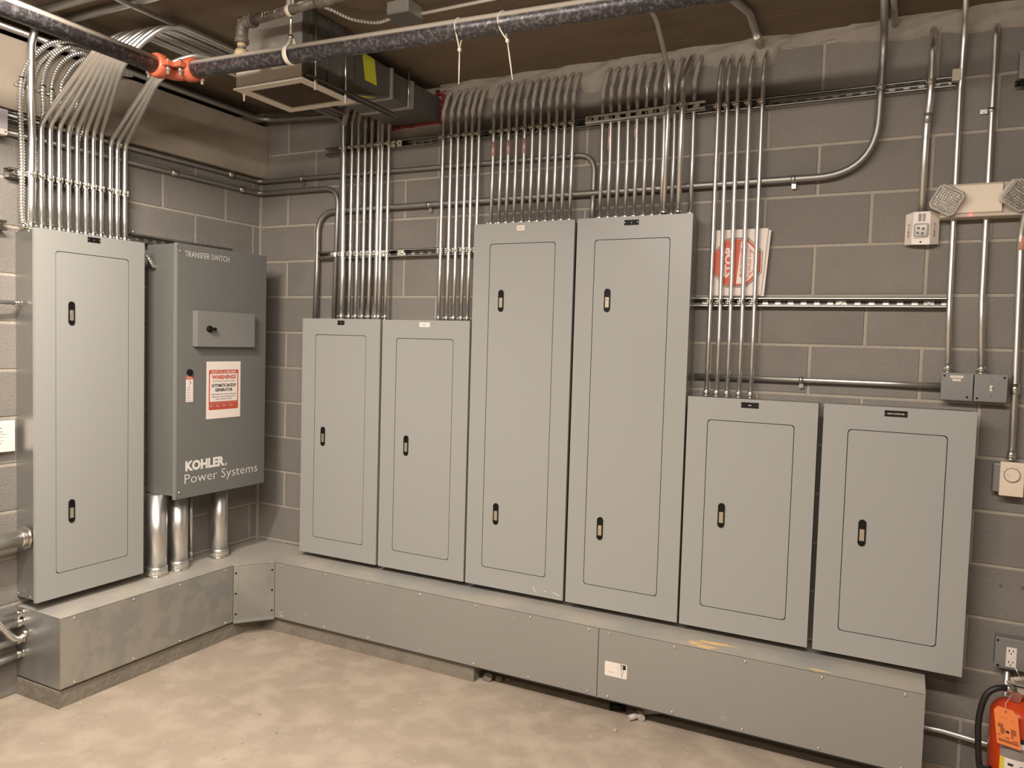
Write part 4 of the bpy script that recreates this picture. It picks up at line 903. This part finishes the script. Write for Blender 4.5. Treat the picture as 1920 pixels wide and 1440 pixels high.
# fire strobe
fs_ = thing('fire_strobe', 'white wall strobe with clear lens and vertical red FIRE lettering', 'fire alarm', (3.434, -.03, 2.017))
b0 = [(3.377, 2.020), (3.492, 2.020), (3.492, 2.132), (3.377, 2.132)]
obj('back_box', MB().box((3.381, -.022, 2.024), (3.488, -.001, 2.128), .002), WHITEP, fs_)
hv = [(3.377, -.022, 2.018), (3.400, -.052, 2.016), (3.462, -.056, 2.014), (3.492, -.024, 2.018)]
tv = [(3.377, -.022, 2.134), (3.404, -.046, 2.140), (3.460, -.050, 2.140), (3.492, -.024, 2.132)]
obj('cover', MB().add(hv + tv, [(0, 1, 5, 4), (1, 2, 6, 5), (2, 3, 7, 6), (3, 0, 4, 7), (3, 2, 1, 0), (4, 5, 6, 7)]), WHITEP, fs_)
obj('lens', MB().box((3.406, -.068, 2.042), (3.456, -.050, 2.094), .007), FROST, fs_); obj('lens_rim', MB().ring(rrect(3.402, 3.460, 2.038, 2.098, .008), rrect(3.407, 3.455, 2.043, 2.093, .006), -.049, -.057), WHITEP, fs_)
mb = MB()
for p in ((3.422, 2.075), (3.438, 2.072), (3.420, 2.058), (3.436, 2.055)): mb.tube([(p[0], -.068, p[1]), (p[0], -.0695, p[1])], .005, 8)
obj('flash_tube', mb, REFL, fs_)
mb = MB()
for i in range(7):
    for x_ in (3.420, 3.434): mb.box((x_, -.0535, 2.104 + i * .0042), (x_ + .010, -.0475, 2.1055 + i * .0042))
obj('speaker_slots', mb, GINK, fs_); obj('screw_hole', MB().cyl((3.431, -.0545, 2.025), (3.431, -.0565, 2.025), .0032, 8), BLACK, fs_)
for i, ch_ in enumerate('FIRE'):
    text('lettering', ch_, (3.3885, -.0395, 2.086 - i * .0135), (.608, -.794, 0), ZP, h=.0105, m=RED, parent=fs_, bold=.03, align='C')
    text('lettering', ch_, (3.476, -.0435, 2.086 - i * .0135), (.684, .730, 0), ZP, h=.0105, m=RED, parent=fs_, bold=.03, align='C')
# grey cast boxes
def castbox(label, x0, x1, z0, z1, D, cat='junction box'):
    t = thing('junction_box', label, cat, ((x0 + x1) / 2, -.03, z0)); obj('box', MB().box((x0, -D, z0), (x1, -.001, z1), .006), BOXG, t)
    obj('cover', MB().box((x0 - .001, -D - .004, z0 - .001), (x1 + .001, -D, z1 + .001), .0018), BOXG, t); return t
b1 = castbox('left grey metal box with two white strips, end of the long horizontal conduit', 3.527, 3.630, 1.431, 1.532, .062)
obj('sticker', MB().box((3.555, -.0672, 1.514), (3.598, -.0662, 1.523)).box((3.563, -.0672, 1.502), (3.590, -.0662, 1.511)), WHITE, b1, 'white label strips')
text('print', 'P1 AHU D-1', (3.5765, -.0674, 1.5165), XP, ZP, w=.036, h=.004, m=GINK, parent=b1, align='C'); text('print', 'ZONE', (3.5765, -.0674, 1.5045), XP, ZP, w=.018, h=.004, m=GINK, parent=b1, align='C')
obj('screw_hole', MB().cyl((3.613, -.066, 1.444), (3.613, -.0675, 1.444), .004, 8).cyl((3.536, -.066, 1.521), (3.536, -.0675, 1.521), .004, 8), BLACK, b1)
b2 = castbox('right grey metal box with a white toggle switch', 3.635, 3.738, 1.431, 1.532, .062, 'light switch')
obj('toggle_plate', MB().box((3.6835, -.0685, 1.470), (3.692, -.066, 1.492), .0008), WHITEP, b2); obj('toggle', MB().box((3.685, -.078, 1.481), (3.6905, -.068, 1.487), .001), WHITEP, b2)
for z in (1.510, 1.452): screw((3.6875, -.066, z), (0, -1, 0), b2, .003)
obj('screw_hole', MB().cyl((3.728, -.066, 1.521), (3.728, -.0675, 1.521), .004, 8).cyl((3.645, -.066, 1.442), (3.645, -.0675, 1.442), .004, 8), BLACK, b2)
# thermostat
th = thing('thermostat', 'beige dial thermostat on a dark grey box under the stickered conduit', 'thermostat', (3.765, -.04, 1.088))
obj('box', MB().box((3.712, -.044, 1.098), (3.800, -.001, 1.205), .005), BOXG, th)
obj('cover', MB().box((3.732, -.066, 1.089), (3.808, -.044, 1.214), .003), BEIGE, th)
obj('dial', MB().tube([(3.769, -.066, 1.168), (3.769, -.076, 1.168), (3.769, -.078, 1.168)], .024, 28, rad=[.0245, .0240, .0225]), BEIGE, th)
obj('dial_ring', MB().ring([(3.769 + .0258 * math.cos(k * .2244), 1.168 + .0258 * math.sin(k * .2244)) for k in range(28)], [(3.769 + .0243 * math.cos(k * .2244), 1.168 + .0243 * math.sin(k * .2244)) for k in range(28)], -.0655, -.0685), mat('dial_shadow_ring', (.15, .12, .09), .6), th)
mb = MB().box((3.751, -.0785, 1.1672), (3.760, -.0782, 1.1688))
for a in (20, 55, 90, 125, 160):
    c_, s_ = math.cos(math.radians(a)), math.sin(math.radians(a)); mb.box((3.769 + c_ * .031 - .0012, -.0664, 1.168 + s_ * .031 - .0012), (3.769 + c_ * .031 + .0012, -.0660, 1.168 + s_ * .031 + .0012))
obj('print', mb, GINK, th)
# receptacle
rc = castbox('grey metal box with a white receptacle, above the fire extinguisher', 3.752, 3.864, .450, .562, .058, 'outlet')
rp = obj('receptacle', MB().box((3.786, -.0655, .459), (3.819, -.061, .532), .001), WHITEP, rc)
mb = MB()
for z in (.520, .478):
    mb.box((3.7935, -.0658, z - .004), (3.7965, -.0654, z + .004)).box((3.806, -.0658, z - .003), (3.809, -.0654, z + .003)); mb.cyl((3.801, -.0654, z - .011), (3.801, -.0659, z - .011), .0025, 8)
obj('slots', mb, BLACK, rp); obj('buttons', MB().box((3.796, -.0668, .491), (3.808, -.0654, .4955)).box((3.796, -.0668, .4985), (3.808, -.0654, .503)), WHITE, rp)
obj('screw_hole', MB().cyl((3.758, -.062, .552), (3.758, -.0635, .552), .004, 8).cyl((3.762, -.062, .458), (3.762, -.0635, .458), .005, 8), BLACK, rc)
conduit('short conduit under the receptacle box, behind the fire extinguisher', [(3.797, -.030, .449), (3.797, -.030, .16)], r7 - .001)
# box and rod at the right edge, high
hb2 = castbox('grey metal box high at the right photo edge', 3.716, 3.83, 2.598, 2.698, .05)
rd = thing('rod_end', 'short dark rod end under the high grey box at the right edge', 'rod', (3.71, -.05, 2.58)); obj('rod', MB().cyl((3.708, -.05, 2.581), (3.95, -.05, 2.586), .010, 12), BLACK, rd); obj('cap', MB().cyl((3.706, -.05, 2.581), (3.712, -.05, 2.581), .0115, 12), RUB, rd)
for i, (x, z) in enumerate(((3.762, .740), (3.831, .742), (3.681, 1.805))):
    tag(obj('wall_anchor', MB().tube([(x, .0005, z), (x, -.002, z)], .006, 12).tube([(x, -.002, z), (x, -.0022, z)], .0032, 8), DUCTD), ('empty wall anchor below the thermostat, left of two', 'empty wall anchor below the thermostat, right of two', 'empty wall anchor above the toggle switch box')[i], 'wall anchor', 'empty wall anchors')
tag(obj('wall_notice', MB().box((.026, -1.60, 1.075), (.030, -1.426, 1.208), .001), WHITE), 'white lettered card at the left photo edge beside the tall panel', 'sign')
wn = [o for o in COL.objects if o.name == 'wall_notice'][0]; wn['o_'] = (0, 0, 0)
obj('print', MB().box((.0302, -1.55, 1.175), (.0305, -1.480, 1.179)).box((.0302, -1.55, 1.160), (.0305, -1.476, 1.163)).box((.0302, -1.55, 1.150), (.0305, -1.459, 1.152)).box((.0302, -1.55, 1.138), (.0305, -1.470, 1.140)).box((.0302, -1.55, 1.122), (.0305, -1.472, 1.124)).box((.0302, -1.55, 1.110), (.0305, -1.480, 1.113)), GINK, wn)
obj('standoff', MB().box((.001, -1.55, 1.09), (.026, -1.45, 1.19)), DUCTD, wn)
wb_ = thing('disconnect_box', 'pale grey box with white bracket at the upper left photo edge', 'electrical box', (.03, -1.6, 2.39))
obj('box', MB().box((.042, -1.75, 2.412), (.075, -1.475, 2.492), .002), mat('pale_grey_paint', (.45, .43, .45), .5), wb_); obj('bracket', MB().box((.042, -1.75, 2.388), (.078, -1.478, 2.412), .002), WHITEP, wb_); obj('hole', MB().cyl((.078, -1.487, 2.400), (.0785, -1.487, 2.400), .003, 8), BLACK, wb_)

# ================================================================ FIRE EXTINGUISHER
ex = thing('fire_extinguisher', 'red fire extinguisher with orange tag standing at the right photo edge', 'fire extinguisher', (3.822, -.145, 0))
cx, cy = 3.822, -.145; r = .085
prof = [(0, .0), (r * .85, .0), (r, .012), (r, .318), (r * .96, .336), (r * .82, .354), (r * .58, .366), (.030, .374), (.024, .378), (0, .378)]
n = 40; vs = []; fs = []
for pr, pz in prof: vs += [(cx + pr * math.cos(2 * math.pi * k / n), cy + pr * math.sin(2 * math.pi * k / n), pz) for k in range(n)]
for i in range(len(prof) - 1): fs += [(i * n + k, i * n + (k + 1) % n, (i + 1) * n + (k + 1) % n, (i + 1) * n + k) for k in range(n)]
obj('cylinder', MB().add(vs, fs, True), EXT, ex)
def wrap(a0, a1, z0, z1, dr, m, nm, par=ex, lab=None):
    q = max(2, int((a1 - a0) / 6)); vs = []
    for z in (z0, z1): vs += [(cx + (r + dr) * math.cos(math.radians(a0 + (a1 - a0) * i / q)), cy + (r + dr) * math.sin(math.radians(a0 + (a1 - a0) * i / q)), z) for i in range(q + 1)]
    return obj(nm, MB().add(vs, [(i, i + 1, q + 2 + i, q + 1 + i) for i in range(q)], True), m, par, lab)
wrap(232, 372, .03, .232, .0006, YELL, 'label', lab='yellow and white instruction label'); wrap(243, 372, .03, .190, .0010, WHITE, 'label', lab='white instruction panel')
wrap(232, 372, .190, .255, .0010, GINK, 'label', lab='grey label band'); wrap(250, 372, .232, .250, .0014, WHITE, 'label'); wrap(248, 372, .252, .268, .0014, INK, 'label')
wrap(246, 254, .065, .095, .0014, INK, 'pictogram'); wrap(247.5, 252.5, .069, .091, .0018, WHITE, 'pictogram'); wrap(259, 268, .055, .085, .0014, INK, 'pictogram'); wrap(261, 266, .062, .078, .0018, WHITE, 'pictogram')
wrap(249, 256, .128, .146, .0014, RED, 'pictogram'); wrap(256, 262, .136, .139, .0014, INK, 'pictogram'); wrap(274, 280, .10, .17, .0014, INK, 'pictogram'); wrap(250, 261, .165, .174, .0014, INK, 'pictogram')
vb = obj('valve', MB().cyl((cx, cy, .376), (cx, cy, .425), .019, 18).box((cx - .022, cy - .020, .398), (cx + .03, cy + .020, .425), .005), ZINC, ex)
obj('gauge', MB().cyl((cx - .012, cy - .020, .392), (cx - .014, cy - .036, .392), .016, 18), mat('gauge_red', (.28, .09, .07), .35), vb); obj('gauge_rim', MB().tube([(cx - .012, cy - .019, .392), (cx - .0135, cy - .034, .392)], .0175, 18), ZINC, vb)
obj('carry_handle', MB().add(*(lambda m_: (m_.v, m_.f))(MB().box((cx - .040, cy - .012, .428), (cx + .11, cy + .012, .434), .002).box((cx - .012, cy - .010, .42), (cx + .03, cy + .010, .430), .001))), ZINC, vb)
obj('squeeze_lever', MB().add([(cx - .028, cy - .011, .440), (cx - .028, cy + .011, .440), (cx + .12, cy + .011, .485), (cx + .12, cy - .011, .485), (cx - .028, cy - .011, .446), (cx - .028, cy + .011, .446), (cx + .12, cy + .011, .490), (cx + .12, cy - .011, .490)], [(0, 1, 2, 3), (7, 6, 5, 4), (0, 4, 5, 1), (1, 5, 6, 2), (2, 6, 7, 3), (3, 7, 4, 0)]), ZINC, vb)
obj('pull_pin', MB().tube(arcpath([(cx + .02, cy - .025, .425), (cx + .005, cy - .03, .452), (cx - .02, cy - .032, .50)], .01), .0013, 6), ZINC, vb)
HP = [(3.800, -.170, .418), (3.775, -.185, .423), (3.748, -.195, .418), (3.722, -.200, .395), (3.707, -.203, .350), (3.700, -.205, .290), (3.702, -.205, .220), (3.708, -.205, .150), (3.714, -.205, .110)]
hs = obj('hose', MB().tube(spline(HP, 8), .0105, 14), RUB, ex)
obj('hose_ferrule', MB().cyl((3.806, -.165, .414), (3.776, -.184, .4225), .0135, 14), ZINC, hs); obj('hose_clip', MB().cyl((3.7135, -.205, .118), (3.715, -.205, .104), .0145, 14), WHITEP, hs); obj('nozzle', MB().tube([(3.715, -.205, .104), (3.72, -.205, .03)], .014, 14, rad=[.0135, .012]), RUB, hs)
stp = MB(); P = [(3.714 - .010, -.222, .138), (3.74, -.222, .130)] + [(cx + (r + .004) * math.cos(math.radians(a)), cy + (r + .004) * math.sin(math.radians(a)), .125 - (a - 205) * .0006) for a in range(205, 340, 10)]
vs = [(p[0], p[1], p[2] + h) for h in (-.009, .009) for p in P]; q = len(P)
o = obj('hose_strap', stp.add(vs, [(i, i + 1, q + i + 1, q + i) for i in range(q - 1)]), RUB, ex); md = o.modifiers.new('s', 'SOLIDIFY'); md.thickness = .002
# tag
tg = thing('inspection_tag', 'bright orange punched inspection tag hanging from the extinguisher', 'tag', (3.80, -.245, .21))
C = Vector((3.782, -.246, .307)); ux = Vector((1, -.05, -.13)).normalized(); uz = Vector((-.13, 0, 1)).normalized() * -1; uz = -uz
W, H = .036, .067; pts = [(-W, -H), (W, -H), (W, H - .016), (W - .014, H), (-W + .014, H), (-W, H - .016)]
def tv_(a, b, o_=0): return C + ux * a + uz * b + Vector((0, -o_, 0))
vs = [tv_(a, b, 0) for a, b in pts] + [tv_(a, b, .0008) for a, b in pts]; k6 = 6
obj('card', MB().add(vs, [tuple(range(6)), tuple(reversed(range(6, 12)))] + [(i, (i + 1) % 6, (i + 1) % 6 + 6, i + 6) for i in range(6)]), TAG, tg)
def tq(mb, a0, a1, b0, b1): return mb.add([tv_(a0, b0, .0012), tv_(a1, b0, .0012), tv_(a1, b1, .0012), tv_(a0, b1, .0012)], [(0, 1, 2, 3)])
mb = MB(); [tq(mb, *q_) for q_ in ((-.022, .002, .030, .0312), (.014, .022, .030, .0312), (.014, .022, .025, .0262), (-.028, -.012, -.006, .008), (-.022, -.008, -.024, -.006), (-.020, -.014, -.030, -.024), (.010, .026, -.022, -.002), (.010, .017, -.034, -.022), (-.032, -.022, -.036, -.032), (-.008, .004, -.040, -.036), (.014, .030, -.044, -.040), (-.031, .030, -.056, -.046))]
obj('print', mb, TAGD, tg)
mb = MB(); mb.add([tv_(-.007, -.016, .0013), tv_(0, -.022, .0013), tv_(.007, -.016, .0013), tv_(0, -.010, .0013)], [(0, 1, 2, 3)]); mb.add([tv_(.003 * math.cos(a * .785), H - .012 + .003 * math.sin(a * .785), .0013) for a in range(8)], [tuple(range(8))])
obj('print', mb, INK, tg)
obj('string', MB().tube([tv_(0, H - .012, .001), tv_(.003, H + .010, -.02), (3.803, -.172, .405)], .0009, 5), WINK, tg)

# ================================================================ ODDS AND ENDS UNDER AND BEFORE THE TROUGH
tag(obj('pipe_nipple', MB().cyl((2.318, -.22, .016), (2.385, -.20, .016), .0155, 16).cyl((2.318, -.22, .016), (2.33, -.2165, .016), .0175, 8), BLACK), 'short black pipe end lying under the wireway', 'pipe fitting')
pv = thing('plastic_fitting', 'grey plastic pipe fitting lying under the wireway near its right half', 'pipe fitting', (2.48, -.22, 0))
obj('body', MB().cyl((2.455, -.215, .022), (2.475, -.255, .016), .0155, 14).cyl((2.455, -.215, .022), (2.62, -.13, .04), .0125, 14), PVC, pv); obj('branch', MB().cyl((2.462, -.235, .020), (2.425, -.275, .013), .0125, 14), PVC, pv)
def rock(c, s, seed):
    bm = bmesh.new(); bmesh.ops.create_icosphere(bm, subdivisions=2, radius=1); rr = random.Random(seed)
    for v in bm.verts: v.co = Vector((v.co.x * s[0], v.co.y * s[1], max(v.co.z, -.6) * s[2])) * rr.uniform(.75, 1.1) + Vector(c)
    zmin = min(v.co.z for v in bm.verts); mb = MB(); bm.verts.index_update()
    mb.add([(v.co.x, v.co.y, v.co.z - zmin) for v in bm.verts], [[v.index for v in f.verts] for f in bm.faces]); bm.free(); return mb
for i, (c_, s_, lab) in enumerate((((1.715, -.235, 0), (.026, .020, .024), 'larger grey rubble lump by the end of the concrete curb'), ((1.765, -.215, 0), (.018, .015, .016), 'smaller grey rubble lump beside the larger one under the wireway'), ((1.80, -.19, 0), (.014, .012, .010), 'smallest grey rubble lump, deepest under the wireway'))):
    tag(obj('rubble', rock(c_, s_, i), CURB), lab, 'rubble', 'rubble at the curb end')
tag(obj('wood_chip', rock((2.405, -.392, 0), (.007, .006, .008), 9), mat('pale_wood', (.6, .43, .25), .8)), 'tiny pale chip standing on the open floor before the wireway seam', 'debris')
for i, (x, y, s, lab) in enumerate(((1.36, -1.52, .006, 'pale speck on the floor at the bottom left of the photo'), (2.33, -.48, .003, 'tiny white speck on the floor near the pale chip'), (1.05, -1.02, .0035, 'dark speck on the floor before the left leg of the wireway'), (2.52, -.85, .0045, 'dark speck on the open floor at the bottom of the photo, right'), (1.22, -1.1, .004, 'small dark speck in the middle of the open floor'))):
    tag(obj('grit', rock((x, y, 0), (s * 1.3, s, s * .5), 20 + i), WHITE if i < 2 else DUCTD), lab, 'debris', 'specks of grit on the floor')
# strip the helper property
for o in COL.objects:
    if 'o_' in o: del o['o_']
